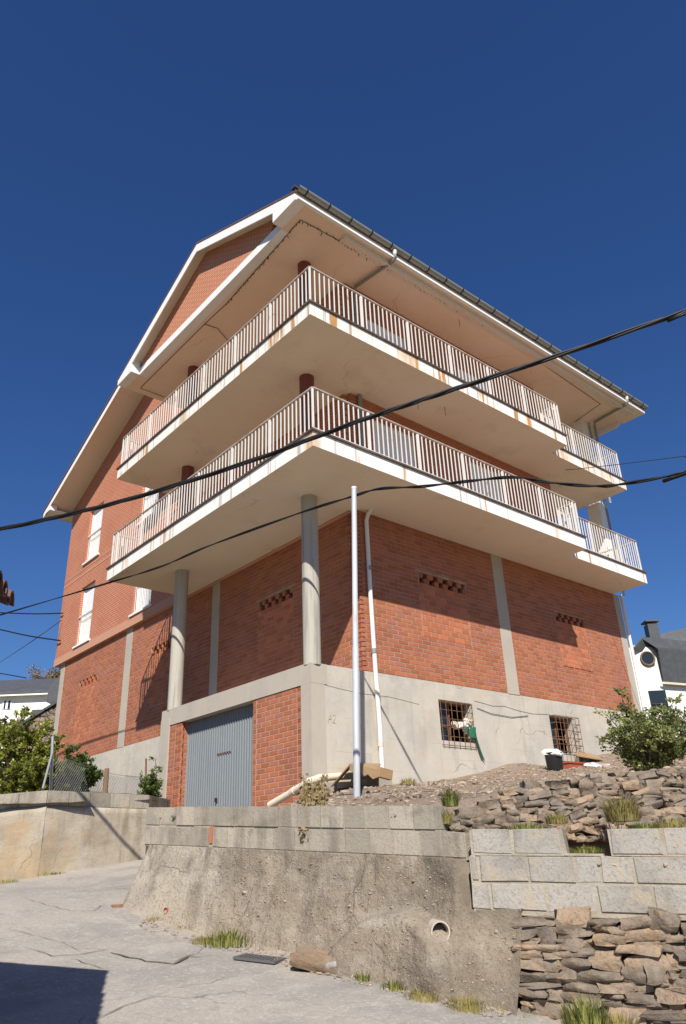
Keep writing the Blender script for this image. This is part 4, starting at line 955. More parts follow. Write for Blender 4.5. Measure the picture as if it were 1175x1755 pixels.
# ================================================================== THINGS AROUND THE BUILDING
# faint pencil marks on the concrete base
def stroke(pts): 
    mb = MB(); mb.tube([(*onY(px, py, -.0045)[:],) for px, py in pts], .0028, 4); obj('pencil_mark', mb, MT['pencil'], basew)
stroke([(562, 1239), (564, 1230), (566.5, 1225), (568, 1231), (567.5, 1238)]); stroke([(563.3, 1232.6), (567.6, 1232.6)])
stroke([(570.5, 1226.5), (572, 1225), (574.5, 1227), (574.5, 1231), (571, 1237), (570, 1239), (572, 1238.5), (575, 1239.5)])
# ---- steel pole
p0 = V((-.75, -1.94, -2.5)); p1 = V((-.625, -2.06, 2.46))
t = root('metal_pole', 'tall grey galvanised steel pole standing on the bank in front of the corner', 'pole', p0)
mb = MB(); mb.tube([p0, p0.lerp(p1, .45), p0.lerp(p1, .452), p1], [.05, .05, .044, .044], 16); obj('shaft', mb, MT['pipeg'], t, smooth=40)
mb = MB(); mb.tube([p1, p1+V((0, 0, .03))], .047, 16); obj('cap', mb, MT['pipew'], t, smooth=40)
# ---- cables
def catm(P, k=8):
    out = []
    for i in range(len(P)-1):
        a, b, c, d = P[max(i-1, 0)], P[i], P[i+1], P[min(i+2, len(P)-1)]
        for j in range(k):
            t_ = j/k; out.append(.5*((2*b)+(c-a)*t_+(2*a-5*b+4*c-d)*t_*t_+(3*b-a-3*c+d)*t_**3))
    return out+[P[-1]]
def cable(P, r, label, strands=1, m='cable', ext=(0, 0)):
    P = [V(p) for p in P]
    if ext[0]: P.insert(0, P[0]+(P[0]-P[1]).normalized()*ext[0]+V((0, 0, .03*ext[0])))
    if ext[1]: P.append(P[-1]+(P[-1]-P[-2]).normalized()*ext[1]+V((0, 0, .03*ext[1])))
    L = catm([V(p) for p in P]); rt = root('overhead_cable', label, 'cable', L[0])
    for s in range(strands):
        mb = MB(); Q = []
        for i, p in enumerate(L):
            o = V((0, 0, 0))
            if strands > 1:
                d = (L[min(i+1, len(L)-1)]-L[max(i-1, 0)]).normalized(); a = d.cross(V((0, 0, 1))).normalized(); b = a.cross(d); th = i*.45+s*6.283/strands
                o = (a*math.cos(th)+b*math.sin(th))*r*1.02
            Q.append(p+o)
        mb.tube(Q, r, 7); obj('strand', mb, MT[m], rt, smooth=True)
    return rt
A = [(-160,938,9.6),(0,907,9),(120,881,8.7),(240,850,8.4),(430,790,8),(600,727,7.6),(700,693,7.4),(800,660,7.2),(960,608,6.9),(1175,533,6.5),(1330,474,6.2)]
cable([at(*a) for a in A], .0155, 'thick black twisted cable slanting across the whole building', 3, ext=(12, 12))
def ax(px, py, t_): return CAM+ray(px, py)*t_
B = [(-150,1098,24.5),(0,1054,23.2),(189,998,18.9),(278,970,16.9),(357,936,15.6),(511,880,13.6),(600,852,12.72),(649,838,12.3),(720,834,11.75),(800,825,11.2),(879,818,10.7),(942,827,10.35),(1021,833,10.0),(1070,829,9.8),(1175,809,9.45),(1300,770,9.1)]
cable([ax(*b) for b in B], .013, 'black sagging cable passing the tip of the steel pole', 2, ext=(8, 12))
cable([onY(938, 809, -.1), at(1050, 797, 17), at(1180, 781, 15), at(1300, 766, 14)], .009, 'hair thin wire leaving the right end of the building', 1, 'wire', (0, 15))
cable([onX(107, 1051, 1.1), at(60, 1052, 27.5), at(0, 1050, 29), at(-100, 1044, 32)], .024, 'level black wire fixed to the left edge of the brick wall', 1, ext=(0, 15))
cable([onX(103, 1098, 1.1), at(50, 1090, 27.5), at(0, 1079, 29), at(-100, 1056, 32)], .026, 'lower black wire sloping to the left edge of the brick wall', 1, ext=(0, 15))
cable([onX(105, 1063, 1.1), at(50, 1102, 26), at(0, 1135, 34), at(-80, 1188, 44)], .014, 'faint thin wire falling away to the far left house', 1, 'wire')
cable([at(-60, 1146, 43), at(0, 1154, 44), at(45, 1162, 45.5)], .03, 'faint far wire ending on the slate ridge at left', 1, 'wire')
# ---- string of little lamps under the eaves
t = root('string_lights', 'string of little dark lamps stapled along the eaves soffit', 'string lights', (-.78, -.92, ZS-.01))
G1 = [(11.4, .31), (11.14, -.79), (8, -.95), (5.18, -1.09), (1.47, -1.03), (-.78, -.92), (-.6, 2.45), (-.63, 3.38), (-.63, 7.0), (.12, 7.0)]
def sof(P): return [V((x, y, ZS-.012)) for x, y in P]
mb = MB(); mb.tube(sof(G1), .009, 5); obj('lead', mb, MT['bulb'], t)
mb = MB(); mb.tube([V((-.63, 3.38, ZS-.012)), V((-.3, 3.3, ZS-.03)), V((.16, 3.55, ZS-.03)), V((.5, 3.6, ZS-.02))], .009, 5); obj('lead', mb, MT['bulb'], t)
mb = MB(); pts = sof([(5.6, -1.08), (1.47, -1.03), (-.78, -.92), (-.6, 2.45)])
for a, b in zip(pts[:-1], pts[1:]):
    n = int((b-a).length/.085)
    for i in range(n):
        p = a.lerp(b, i/n)+V((rnd(-.015, .015), rnd(-.04, .04), 0)); h = rnd(.03, .075); mb.tube([p, p+V((rnd(-.03, .03), rnd(-.03, .03), -h))], [.012, .007], 5)
obj('lamps', mb, MT['bulb'], t, kind='stuff')
# ---- things in the cellar window
t = root('green_net', 'torn green net hanging out of the left cellar window', 'net', (4.1, -.08, -1.5))
mb = MB(); n = 12; mm = 14
def netp(u, v_):
    x = 3.95+.33*u+.12*v_*v_*u+.16*max(0, v_-.5); z = -.84-.30*v_-(.42*max(0, v_-.45)*u*1.6); y = -.05-.03*math.sin(u*9+v_*3)-.02*v_
    return (x, y, z)
for i in range(n+1):
    for j in range(mm+1): mb.v.append(netp(i/n, j/mm))
for i in range(n):
    for j in range(mm):
        if j > mm*.55 and i < n*.62: continue
        mb.f.append((i*(mm+1)+j, (i+1)*(mm+1)+j, (i+1)*(mm+1)+j+1, i*(mm+1)+j+1)); mb.t.append(.5)
obj('drape', mb, MT['net'], t, smooth=True)
t = root('rag_bundle', 'bundle of white and tan rags stuffed behind the grille of the left cellar window', 'rags', (4.0, .05, -.85))
for k, (x, z, s, m) in enumerate(((3.98, -.80, .13, 'bag'), (4.16, -.74, .14, 'pipec'), (3.75, -.82, .1, 'pipec'), (4.1, -.88, .1, 'bag'))):
    o = link('rag', stone_mesh(300+k, MT[m], 60, 3), (x, .04, z), t); o.scale = (s*.75, .06, s*.45); o.rotation_euler = (.1, .3*k, .2)
# ---- clutter by the right cellar window
def bank(px, py, y): p = onY(px, py, y); return V((p.x, p.y, zbank(p.x, p.y)))
p = onY(952, 1321, -.75); b0 = V((p.x, p.y, zbank(p.x, p.y)-.02))
t = root('bucket', 'black plastic bucket with a white sack folded over its rim', 'bucket', b0)
mb = MB(); mb.lathe(b0, [(.15, 0), (.16, .02), (.185, .38), (.195, .385), (.195, .4), (.175, .4), (.165, .3)], 20); obj('pail', mb, MT['blackp'], t, smooth=50)
o = link('sack', stone_mesh(310, MT['bag'], 80, 3), b0+V((0, 0, .38)), t); o.scale = (.18, .17, .07); o.rotation_euler = (.1, .15, .3)
b1 = V((b0.x+.72, b0.y+.05, zbank(b0.x+.72, b0.y+.05)))
t = root('planter', 'red clay trough planter beside the black bucket', 'planter', b1)
mb = MB(); mb.prism([b1+V((-.28, -.1, 0)), b1+V((.28, -.1, 0)), b1+V((.28, .1, 0)), b1+V((-.28, .1, 0))], (0, 0, .13)); obj('trough', mb, MT['redp'], t)
mb = MB(); mb.box(b1.x-.3, b1.x+.3, b1.y-.12, b1.y+.12, b1.z+.131, b1.z+.165); obj('rim', mb, MT['redp'], t)
mb = MB(); mb.box(b1.x-.26, b1.x+.26, b1.y-.085, b1.y+.085, b1.z+.16, b1.z+.17); obj('soil', mb, MT['garden'], t)
b2 = V((b1.x+.75, b1.y, zbank(b1.x+.75, b1.y)))
t = root('plastic_sheet', 'crumpled white plastic sheet lying right of the red planter', 'plastic sheet', b2)
o = link('sheet', stone_mesh(311, MT['bag'], 80, 3), b2+V((.15, 0, .04)), t); o.scale = (.42, .15, .06)
t = root('leaning_board', 'brown board leaning on the concrete base right of the second cellar window', 'board', (b2.x+.2, -.3, b2.z))
q = [onY(988, 1288, -.06), onY(1047, 1302, -.06), onY(1047, 1306, -.5), onY(988, 1296, -.5)]
mb = MB(); mb.prism(q, (0, 0, .025)); obj('board', mb, MT['ply'], t)
mb = MB(); mb.bar(q[3]+V((.03, .02, -.02)), V((q[3].x+.03, q[3].y, zbank(q[3].x, q[3].y)-.05)), .05); mb.bar(q[2]+V((-.03, .02, -.02)), V((q[2].x-.03, q[2].y, zbank(q[2].x, q[2].y)-.05)), .05); obj('prop', mb, MT['wood'], t)
# ---- boards and pipe at the corner
t = root('scrap_board', 'bent brown board propped up as a shelter behind the steel pole', 'board', onY(600, 1362, -.45))
F1 = [onY(566, 1350, -1.15), onY(598, 1313, -1.05), onY(606, 1311, -.12), onY(576, 1344, -.3)]
mb = MB(); mb.prism(F1, (0, 0, .022)); obj('sheet', mb, MT['ply'], t)
F2 = [onY(598, 1314, -1.05), onY(646, 1324, -1.1), onY(652, 1313, -.12), onY(606, 1311, -.12)]
mb = MB(); q = F2[0].lerp(F2[1], .0); jag = [(0, .05), (.2, .09), (.35, .05), (.5, .1), (.62, .06), (.8, .12), (1, .07)]
mb.prism([F2[0]+V((0, -.01, .03)), F2[1]+V((0, -.01, .03))]+[F2[0].lerp(F2[1], k)+V((0, -.01, -h)) for k, h in reversed(jag)], (0, -.012, 0)); obj('torn_edge', mb, MT['ply'], t)
mb = MB(); mb.prism([p+V((0, 0, .024)) for p in F2], (0, 0, .02)); obj('sheet', mb, MT['ply'], t)
mb = MB(); mb.obox(onY(659, 1326, -1.0), V((.15, .01, -.02)), V((0, .04, 0)), V((.02, 0, .075))); obj('plank', mb, MT['ply'], t)
mb = MB(); mb.obox(onY(650, 1345, -.42), V((.14, .03, 0)), V((0, .2, 0)), V((0, 0, .16))); obj('prop', mb, MT['conc'], t)
mb = MB(); mb.obox(onY(560, 1356, -.5), V((.13, .03, 0)), V((0, .14, 0)), V((0, 0, .12))); obj('prop', mb, MT['conc'], t)
P = [onX(462, 1380, -.3), onX(500, 1358, -.22), onY(530, 1339, -.22), onY(545, 1334, -.16), onY(575, 1331, -.14), onY(640, 1328, -.14)]
t = root('drain_pipe', 'cream plastic waste pipe running down past the garage corner', 'pipe', P[0])
mb = MB(); mb.tube(P, .06, 12); obj('tube', mb, MT['pipec'], t, smooth=40)
for k in (1, 3): mb = MB(); d = (P[k+1]-P[k]).normalized(); mb.tube([P[k], P[k]+d*.1], .068, 12); obj('collar', mb, MT['pipec'], t, smooth=40)

# ------------------------------------------------------------------ plants
def leaf(mb, p, s, d, up, tint):
    d = d.normalized(); a = d.cross(up)
    if a.length < .01: a = V((1, 0, 0))
    a.normalize(); n = a.cross(d)
    mb.add([p, p+d*s*.45+a*s*.33+n*s*.06, p+d*s, p+d*s*.45-a*s*.33+n*s*.06], [(0, 1, 2), (0, 2, 3)], tint)
def rv(): 
    while 1:
        q = V((rnd(-1, 1), rnd(-1, 1), rnd(-1, 1)))
        if .05 < q.length < 1: return q
def shrub(name, label, base, shoots, leafn, ls, m, group=None, spread=.35, cat='shrub'):
    # shoots: (tip offset, radius of the leafy sleeve); each is a bent twig with side twigs and leaves
    t = root(name, label, cat, base, group); st = MB(); lf = MB()
    for tip, sr in shoots:
        tip = V(tip); mid = tip*.5+V((rnd(-.1, .1), rnd(-.1, .1), .08))*tip.length; L = catm([base+V((rnd(-.1, .1), rnd(-.1, .1), -.05)), base+mid, base+tip], 6)
        st.tube(L, [.016*(1-.8*i/len(L)) for i in range(len(L))], 5)
        tone = rnd(0, .55)
        tw = max(4, int(leafn/26))
        for k in range(tw):
            f = rnd(.08, 1)**.8; p = L[min(int(f*(len(L)-1)), len(L)-1)]; d = rv(); d.z = abs(d.z)*.7+.1*d.z; e = p+d.normalized()*sr*rnd(.3, 1)*(1.15-.55*f)
            st.tube([p, p.lerp(e, .5)+V((0, 0, .02)), e], [.006, .004, .002], 3)
            for q in range(26):
                c = p.lerp(e, rnd(.25, 1.05))+rv()*sr*.16; dd = (e-p).normalized()+rv()*.9; lf_t = min(1, max(0, tone+rnd(-.25, .5)))
                leaf(lf, c, ls*rnd(.6, 1.25), dd, rv(), lf_t)
    obj('stems', st, MT['bark'], t); obj('foliage', lf, MT[m], t)
    return t
# right hazel bush on the bank
hb_ = at(1115, 1325, 12.6)
sh = []
for k in range(30):
    a = rnd(0, 6.28); r = rnd(.1, .95); h = rnd(.4, 1.2)*(1-.3*r); sh.append(((math.cos(a)*r*1.15+.1, math.sin(a)*r*1.15-.1, h), .36))
def off(px, py, hd): return at(px, py, hd)-hb_
for q in range(14): a = rnd(0, 6.28); sh.append(((math.cos(a)*rnd(.2, .8), math.sin(a)*rnd(.2, .8), rnd(.25, .7)), .36))
for q in range(10): sh.append((off(rnd(1120, 1215), rnd(1230, 1300), rnd(12.2, 13)), .36))
sh += [(off(1062, 1178, 12.6), .2), (off(1068, 1200, 12.7), .22), (off(1040, 1235, 12.4), .22), (off(1045, 1262, 12.3), .22), (off(1160, 1195, 12.8), .22), (off(1150, 1225, 12.5), .3), (off(1112, 1215, 12.9), .25), (off(1095, 1250, 12.5), .3), (off(1180, 1240, 12.4), .35), (off(1200, 1215, 12.8), .35), (off(1170, 1290, 12.2), .35), (off(1215, 1280, 12.2), .4)]
shrub('hazel_bush', 'loose green bush with upright shoots at the right end of the base wall', hb_, sh, 330, .05, 'leaf')
# garden shrubs on the left
def gsh(px, py, hd, n, r, h, leafn, ls, m, label, extra=()):
    b = at(px, py, hd); S = []
    for k in range(n):
        a = rnd(0, 6.28); q = r*math.sqrt(random.random()); S.append(((math.cos(a)*q, math.sin(a)*q, h*rnd(.45, 1)*(1-.35*(q/r)**2)), .33*max(.7, r)))
    for e in extra: S.append((at(*e)-b, .22))
    return shrub('garden_shrub', label, b, S, leafn, ls, m, 'shrubs behind the garden wall')
gsh(15, 1372, 14.4, 34, .8, 1.75, 420, .06, 'leafy', 'tall yellow green shrub at the left edge behind the garden wall', [(5, 1232, 14.5), (28, 1226, 14.6), (50, 1245, 14.4)])
gsh(62, 1372, 13.4, 26, .55, .85, 400, .05, 'leafy', 'low light green shrub at the foot of the fence post')
gsh(122, 1368, 14.2, 30, .46, .85, 420, .05, 'leafd', 'round dark green shrub between fence post and wooden post', [(125, 1280, 14.2), (118, 1285, 14.2)])
gsh(258, 1368, 15.6, 16, .34, .5, 200, .045, 'leafd', 'small dark shrub squeezed against the garage pillar', [(266, 1300, 15.7)])
# grass tufts
def tuft(px, py, hd, n, h, sp, m, label, base=None, lean=.5, name='grass_tuft'):
    b = base if base is not None else at(px, py, hd); mb = MB()
    for k in range(n):
        a = rnd(0, 6.28); r = sp*math.sqrt(random.random()); p = b+V((math.cos(a)*r, math.sin(a)*r, 0)); hh = h*rnd(.5, 1.1)*(1-.4*(r/sp)**2); d = V((math.cos(a+rnd(-1, 1)), math.sin(a+rnd(-1, 1)), 0))*lean*rnd(.1, 1)*hh
        w_ = rnd(.0025, .0055)*(1+hh); s = V((-math.sin(a), math.cos(a), 0))*w_; tn = random.random()
        mb.add([p-s, p+s, p+d*.35+V((0, 0, hh*.6))+s*.7, p+d*.35+V((0, 0, hh*.6))-s*.7, p+d+V((0, 0, hh*rnd(.75, 1)))], [(0, 1, 2, 3), (3, 2, 4)], tn)
    o = obj(name, mb, MT[m], label=label, cat='grass', group='grass and weeds'); return o
def rd(px, py, o=0.0): p = onroad(px, py); return p+V((0, 0, -.01))
tuft(0, 0, 0, 320, .17, .26, 'grass', 'bushy green tuft at the foot of the wall below the red brick', rd(392, 1618))
tuft(0, 0, 0, 260, .09, .15, 'straw', 'straw coloured fringe in front of the bushy tuft', rd(352, 1616))
tuft(0, 0, 0, 130, .08, .14, 'straw', 'small dry weeds by the weep hole', rd(320, 1590))
tuft(0, 0, 0, 90, .05, .14, 'straw', 'sparse dry weeds left of the weep hole', rd(262, 1575))
tuft(0, 0, 0, 150, .11, .10, 'grass', 'small green tuft below the drain pipe', rd(688, 1690)+WN*.10+V((0, 0, -.012)))
tuft(0, 0, 0, 300, .10, .15, 'straw', 'dry grass along the wall foot right of the drain pipe', rd(738, 1704)+WN*.12+V((0, 0, -.012)))
tuft(0, 0, 0, 300, .11, .15, 'straw', 'dry grass at the wall foot close to the stone wall', rd(810, 1722)+WN*.10+V((0, 0, -.012)))
tuft(0, 0, 0, 90, .09, .07, 'grass', 'little green tuft beside the ochre rock', rd(632, 1676)+WN*.08)
tuft(0, 0, 0, 200, .06, .3, 'grass', 'low green weeds at the base of the garden wall', rd(85, 1498))
tuft(0, 0, 0, 120, .08, .16, 'straw', 'straw tuft at the far left foot of the garden wall', rd(12, 1513))
tuft(0, 0, 0, 120, .09, .2, 'grass', 'green weeds where the ramp passes behind the front wall', V((-1.75, 3.02, -3.13)))
tuft(1005, 1765, 5.55, 300, .24, .15, 'grass', 'tall green grass clump in front of the dry stone wall')
tuft(1060, 1768, 5.6, 160, .14, .16, 'straw', 'dry grass at the foot of the dry stone wall')
tuft(772, 1382, 7.3, 240, .2, .07, 'grass', 'spiky green clump on the bank left of the rubble wall', None, .8)
tuft(765, 1412, 6.9, 120, .16, .05, 'straw', 'dry grass hanging by the left end of the grey blocks', None, .7)
tuft(900, 1424, 6.75, 330, .08, .22, 'grass', 'green grass strip along the left top of the grey blocks')
tuft(955, 1412, 6.95, 150, .13, .10, 'straw', 'dry weeds at the edge of the missing block', None, .8)
tuft(1003, 1462, 6.7, 360, .07, .16, 'grass', 'low green plants inside the gap of the missing block')
tuft(1068, 1408, 6.85, 420, .26, .14, 'straw', 'large yellow grass clump on the rubble wall', None, .8)
tuft(1100, 1424, 6.5, 320, .08, .13, 'grass', 'green grass strip along the right top of the grey blocks')
tuft(1150, 1418, 6.6, 200, .10, .16, 'straw', 'dry grass behind the right end of the grey blocks')
tuft(530, 1362, 12.2, 160, .2, .14, 'straw', 'dry weeds on the bank at the garage corner')
tuft(700, 1345, 12.9, 160, .16, .14, 'straw', 'sparse dry weeds under the left cellar window')
# withered plant hanging over the wall
t = root('withered_vine', 'withered pale vine hanging over the top of the front wall', 'plant', at(537, 1378, 7.95)); st = MB(); lf = MB()
for k in range(24):
    x = rnd(520, 558); top = at(x+rnd(-4, 4), rnd(1325, 1368), 8.5); ed = at(x, 1379, 7.85); lo = at(x+rnd(-8, 8), rnd(1395, 1446), 7.72)
    L = catm([top, ed, lo], 6); st.tube(L, .004, 4)
    for q in range(34):
        p = random.choice(L); d = rv(); d.z -= .7; leaf(lf, p+rv()*.04, rnd(.03, .075), d, rv(), random.random())
obj('stems', st, MT['straw'], t); obj('foliage', lf, MT['deadleaf'], t)
t = root('wall_weed', 'small dry weed growing out of the block joint of the front wall', 'plant', at(474, 1432, 8.05)); lf = MB()
for q in range(60): p = at(474+rnd(-3, 3), rnd(1402, 1434), 8.03); d = rv(); d.z -= .5; leaf(lf, p, rnd(.02, .04), d, rv(), random.random())
obj('foliage', lf, MT['straw'], t)

# ------------------------------------------------------------------ roadside litter
p = rd(552, 1662)+WN*.06+V((0, 0, .045)); t = root('rock', 'large ochre rock lying at the foot of the front wall', 'rock', p)
o = link('boulder', stone_mesh(404, MT['rusty_rock'], 22, 4), p+V((0, 0, .03)), t); o.scale = (.19, .09, .06); o.rotation_euler = (.25, .2, -.75)
p = rd(597, 1664)+WN*.10+V((0, 0, .06)); t = root('plastic_jug', 'dusty crushed plastic jug behind the ochre rock', 'jug', p)
mb = MB(); a = V((.75, -.6, -.06)).normalized(); prof = [(-.13, .01), (-.125, .055), (-.09, .06), (-.085, .056), (-.04, .061), (-.03, .056), (.02, .061), (.03, .057), (.08, .058), (.115, .03), (.125, .02), (.145, .02)]
mb.tube([p+a*q for q, r in prof], [r for q, r in prof], 14); obj('body', mb, MT['jug'], t, smooth=50)
mb = MB(); mb.tube([p+a*.146, p+a*.165], .023, 12); obj('cap', mb, MT['bag'], t, smooth=40)
p = rd(527, 1642)+V((0, 0, .03)); t = root('paper_scrap', 'crumpled white paper scrap behind the rock', 'litter', p)
o = link('paper', stone_mesh(402, MT['bag'], 20, 2), p, t); o.scale = (.03, .03, .035)
c = rd(445, 1645); t = root('drain_grate', 'dark iron drain grate set in the road beside the wall', 'drain', c)
a1 = (rd(480, 1648)-rd(412, 1640)); a1.normalize(); b1_ = V((0, 0, 1)).cross(a1)
c = c+V((0, 0, .02)); mb = MB()
for i in range(9): mb.obox(c+a1*(-.16+.04*i), a1*.011, b1_*.1, V((0, 0, .008)))
for s in (-1, 1): mb.obox(c+b1_*.11*s, a1*.19, b1_*.012, V((0, 0, .009))); mb.obox(c+a1*.182*s, a1*.012, b1_*.098, V((0, 0, .0085)))
obj('bars', mb, MT['iron'], t); mb = MB(); mb.obox(c-V((0, 0, .012)), a1*.17, b1_*.095, V((0, 0, .002))); obj('pit', mb, MT['crackm'], t)
mb = MB()
for k in range(700):
    f = random.random(); px = 240+620*f; py = 1578+155*f+rnd(-4, 16); q = rd(px, py); r = random.triangular(.003, .02, .005); pebble(mb, q+V((0, 0, .01+r*.3)), r)
obj('road_grit', mb, MT['pebble'], kind='stuff', label='grit and small stones along the foot of the front wall', cat='gravel')

mb = MB()
for k in range(2600):                                          # thin dry weeds all along the foot of the walls
    f_ = random.random(); q = rd(225+680*f_, 1566+180*f_+rnd(-7, 5))
    if mnoise.noise(V((f_*22, 0, 7))) < rnd(-.25, .3): continue
    h = rnd(.015, .06); a = rnd(0, 6.28); s = V((math.cos(a), math.sin(a), 0))*.0035; dd = V((rnd(-1, 1), rnd(-1, 1), 0))*h*.6
    mb.add([q-s, q+s, q+dd+V((0, 0, h))], [(0, 1, 2)], random.random())
for k in range(2400):
    x = rnd(-3.4, 8); y = rnd(-6.5, -.1)
    if not behind_front((x, y), .2) or side((x, y), TL, V((0, 1.7, 0))) > -.5 or mnoise.noise(V((x*1.3, y*1.3, 2))) < rnd(0, .35): continue
    q = V((x, y, zbank(x, y)-.01)); h = rnd(.04, .16); a = rnd(0, 6.28); s = V((math.cos(a), math.sin(a), 0))*.004; dd = V((rnd(-1, 1), rnd(-1, 1), 0))*h*.6
    mb.add([q-s, q+s, q+dd+V((0, 0, h))], [(0, 1, 2)], random.random())
obj('weeds', mb, MT['straw'], kind='stuff', label='thin dry weeds along the wall foot and over the bank', cat='weeds')
# ------------------------------------------------------------------ chain link fence
P0 = at(88, 1362, 12.9); P1 = V((-.12, 5.45, P0.z+.05)); d = (P1-P0); L = d.length; d.normalize()
t = root('chain_link_fence', 'slack chain link fence above the garden wall beside the garage', 'fence', P0)
def zt(s): return P0.z+.62-.12*math.sin(math.pi*s/L)
mb = MB(); st = .075; k = -int(1/st)
while k*st < L:
    for sg in (1, -1):
        pts = []
        for i in range(13):
            h = .68*i/12; s = k*st+(h if sg > 0 else .68-h)
            if 0 <= s <= L and P0.z+h < zt(s): pts.append(P0+d*s+V((0, 0, h+.02)))
        if len(pts) > 1: mb.tube(pts, .0035, 3, cap=False)
    k += 1
obj('mesh', mb, MT['zinc'], t, kind='stuff')
mb = MB(); mb.tube([P0+d*s+V((0, 0, zt(s)-P0.z)) for s in [L*i/10 for i in range(11)]], .004, 4); obj('top_wire', mb, MT['zinc'], t)
mb = MB(); mb.tube([P0-V((0, 0, .2)), at(90, 1262, 12.9)], .025, 8); obj('post', mb, MT['zinc'], t, smooth=40)
mb = MB(); mb.tube([at(70, 1362, 12.4), at(89, 1290, 12.9)], .018, 8); obj('brace', mb, MT['zinc'], t, smooth=40)
q = at(180, 1364, 14.4); t = root('wooden_post', 'short weathered wooden post behind the chain link fence', 'post', q)
mb = MB(); mb.tube([q-V((0, 0, .3)), at(181, 1340, 14.4), at(183, 1317, 14.4)], [.05, .045, .042], 7); obj('stake', mb, MT['wood'], t)
q = at(250, 1364, 15.5); t = root('iron_stake', 'thin rusty iron stake near the garage pillar', 'post', q)
mb = MB(); mb.tube([q-V((0, 0, .2)), at(250, 1300, 15.5)], .018, 6); obj('rod', mb, MT['rust'], t)

# ------------------------------------------------------------------ far left: stone ruin, house, tree
A_ = at(10, 1300, 28); B_ = at(112, 1300, 28.8); dS = (B_-A_); dS.z = 0; LS = dS.length; dS.normalize(); nS = V((dS.y, -dS.x, 0)); nS = nS if nS.dot(CAM-A_) > 0 else -nS
t = root('stone_shed', 'old brown stone shed wall under a sloping slate edge at far left', 'shed', A_)
zA, zB = at(38, 1242, 28.2).z, at(95, 1207, 28.6).z; uA, uB = (at(38, 1242, 28.2)-A_).dot(dS), (at(95, 1207, 28.6)-A_).dot(dS)
def ztop(u): return zA+(zB-zA)*(u-uA)/(uB-uA)
mb = MB(); Q = [A_+V((0, 0, -1.8)), A_+dS*LS*1.3+V((0, 0, -1.8)), A_+dS*LS*1.3, A_+V((0, 0, 0))]; Q[2].z = ztop(LS*1.3)-.03; Q[3].z = ztop(0)-.03
mb.prism([p-nS*.06 for p in Q], -nS*2.4); obj('core', mb, MT['crackm'], t)
stone_pack(t, lambda u, z: V((A_.x+dS.x*u, A_.y+dS.y*u, z))-nS*.05, dS, nS, .1, LS*1.1, A_.z-.3, lambda u: ztop(u)-.08, (.12, .55, .28), (.07, .22, .12), dep=.2, tilt=.08, limit=170)
mb = MB(); Q = [A_+dS*(-.2), A_+dS*LS*1.3, A_+dS*LS*1.3, A_+dS*(-.2)]
for p, z in zip(Q, (ztop(-.2), ztop(LS*1.3), ztop(LS*1.3)+.1, ztop(-.2)+.1)): p.z = z
mb.prism([p+nS*.15 for p in Q], -nS*2.9); obj('roof', mb, MT['slate'], t)
def oriented_house(t, O, r, f, Wd, Dp, z0, zE, rise, over=.4):    # gabled house: ridge along r
    up = V((0, 0, 1)); mb = MB(); c = lambda u, v_, z: V((O.x+r.x*u+f.x*v_, O.y+r.y*u+f.y*v_, z))
    mb.prism([c(0, 0, z0), c(0, Dp, z0), c(0, Dp, zE), c(0, Dp/2, zE+rise), c(0, 0, zE)], r*Wd); w_ = obj('wall', mb, MT['housew'], t)
    for s in (0, 1):
        a, b = (-over, Dp/2) if s == 0 else (Dp+over, Dp/2); za = zE-over*rise/(Dp/2)
        mb = MB(); mb.prism([c(-.3, a, za+.02), c(-.3, b, zE+rise+.02), c(-.3, b, zE+rise+.18), c(-.3, a, za+.18)], r*(Wd+.6)); obj('roof', mb, MT['slate'], t)
    mb = MB(); mb.prism([c(-.25, -over-.02, zE-over*rise/(Dp/2)-.09), c(Wd+.25, -over-.02, zE-over*rise/(Dp/2)-.09), c(Wd+.25, .0, zE-.2), c(-.25, .0, zE-.2)], (0, 0, .08)); obj('eaves', mb, MT['white'], t)
    return c
r = R0.copy(); f = FH.copy()
O = at(-90, 1200, 45); zE = at(40, 1187, 45).z; t = root('slate_roof_house', 'white house with dark slate roof beyond the shrubs at far left', 'house', (O.x, O.y, zE-6))
c = oriented_house(t, O, r, f, 8.2, 8, zE-6.5, zE, 1.55)
def hw(px0, px1, py0, py1, hd, m, name, par, dep=.06):
    a, b = at(px0, py1, hd), at(px1, py0, hd); mb = MB(); z0, z1 = a.z, b.z; u = (b-a).dot(r)
    mb.prism([V((a.x, a.y, z0))-f*dep, V((a.x, a.y, z0))-f*dep+r*u, V((a.x, a.y, z1))-f*dep+r*u, V((a.x, a.y, z1))-f*dep], f*(dep+.02)); return obj(name, mb, MT[m], par)
wn = hw(3, 21, 1199, 1216, 45, 'shutter', 'window', t, .05); hw(6, 11, 1201, 1215, 45, 'glass', 'pane', wn, .07); hw(13, 19, 1201, 1215, 45, 'glass', 'pane', wn, .07)
dk = hw(53, 72, 1216, 1232, 45, 'slate', 'garage_door', t, .05)
mb = MB(); a = at(18, 1214, 44.3); b = at(53, 1214, 44.3); mb.bar(a, b, .06)
for k in range(15): q = a.lerp(b, k/14); mb.bar(q, q-V((0, 0, 1.0)), .035)
obj('balcony_railing', mb, MT['rail'], t)
q = at(88, 1192, 43); mb = MB(); mb.prism([q+r*(-.28)+V((0, 0, -.35)), q+r*.5+V((0, 0, -.35)), q+r*.5+V((0, 0, 1.0)), q+r*.1+V((0, 0, .9)), q+r*(-.22)+V((0, 0, .4))], f*1.0); obj('dormer_awning', mb, MT['slate'], t)
q = at(86, 1180, 58); t = root('bare_tree', 'thin half bare tree showing above the slate roof at far left', 'tree', V((q.x, q.y, q.z-6))); st = MB(); lf = MB()
bb = V((q.x, q.y, q.z-6))
st.tube([bb, bb+V((0, 0, 5)), q+V((0, 0, .5))], [.25, .18, .06], 7)
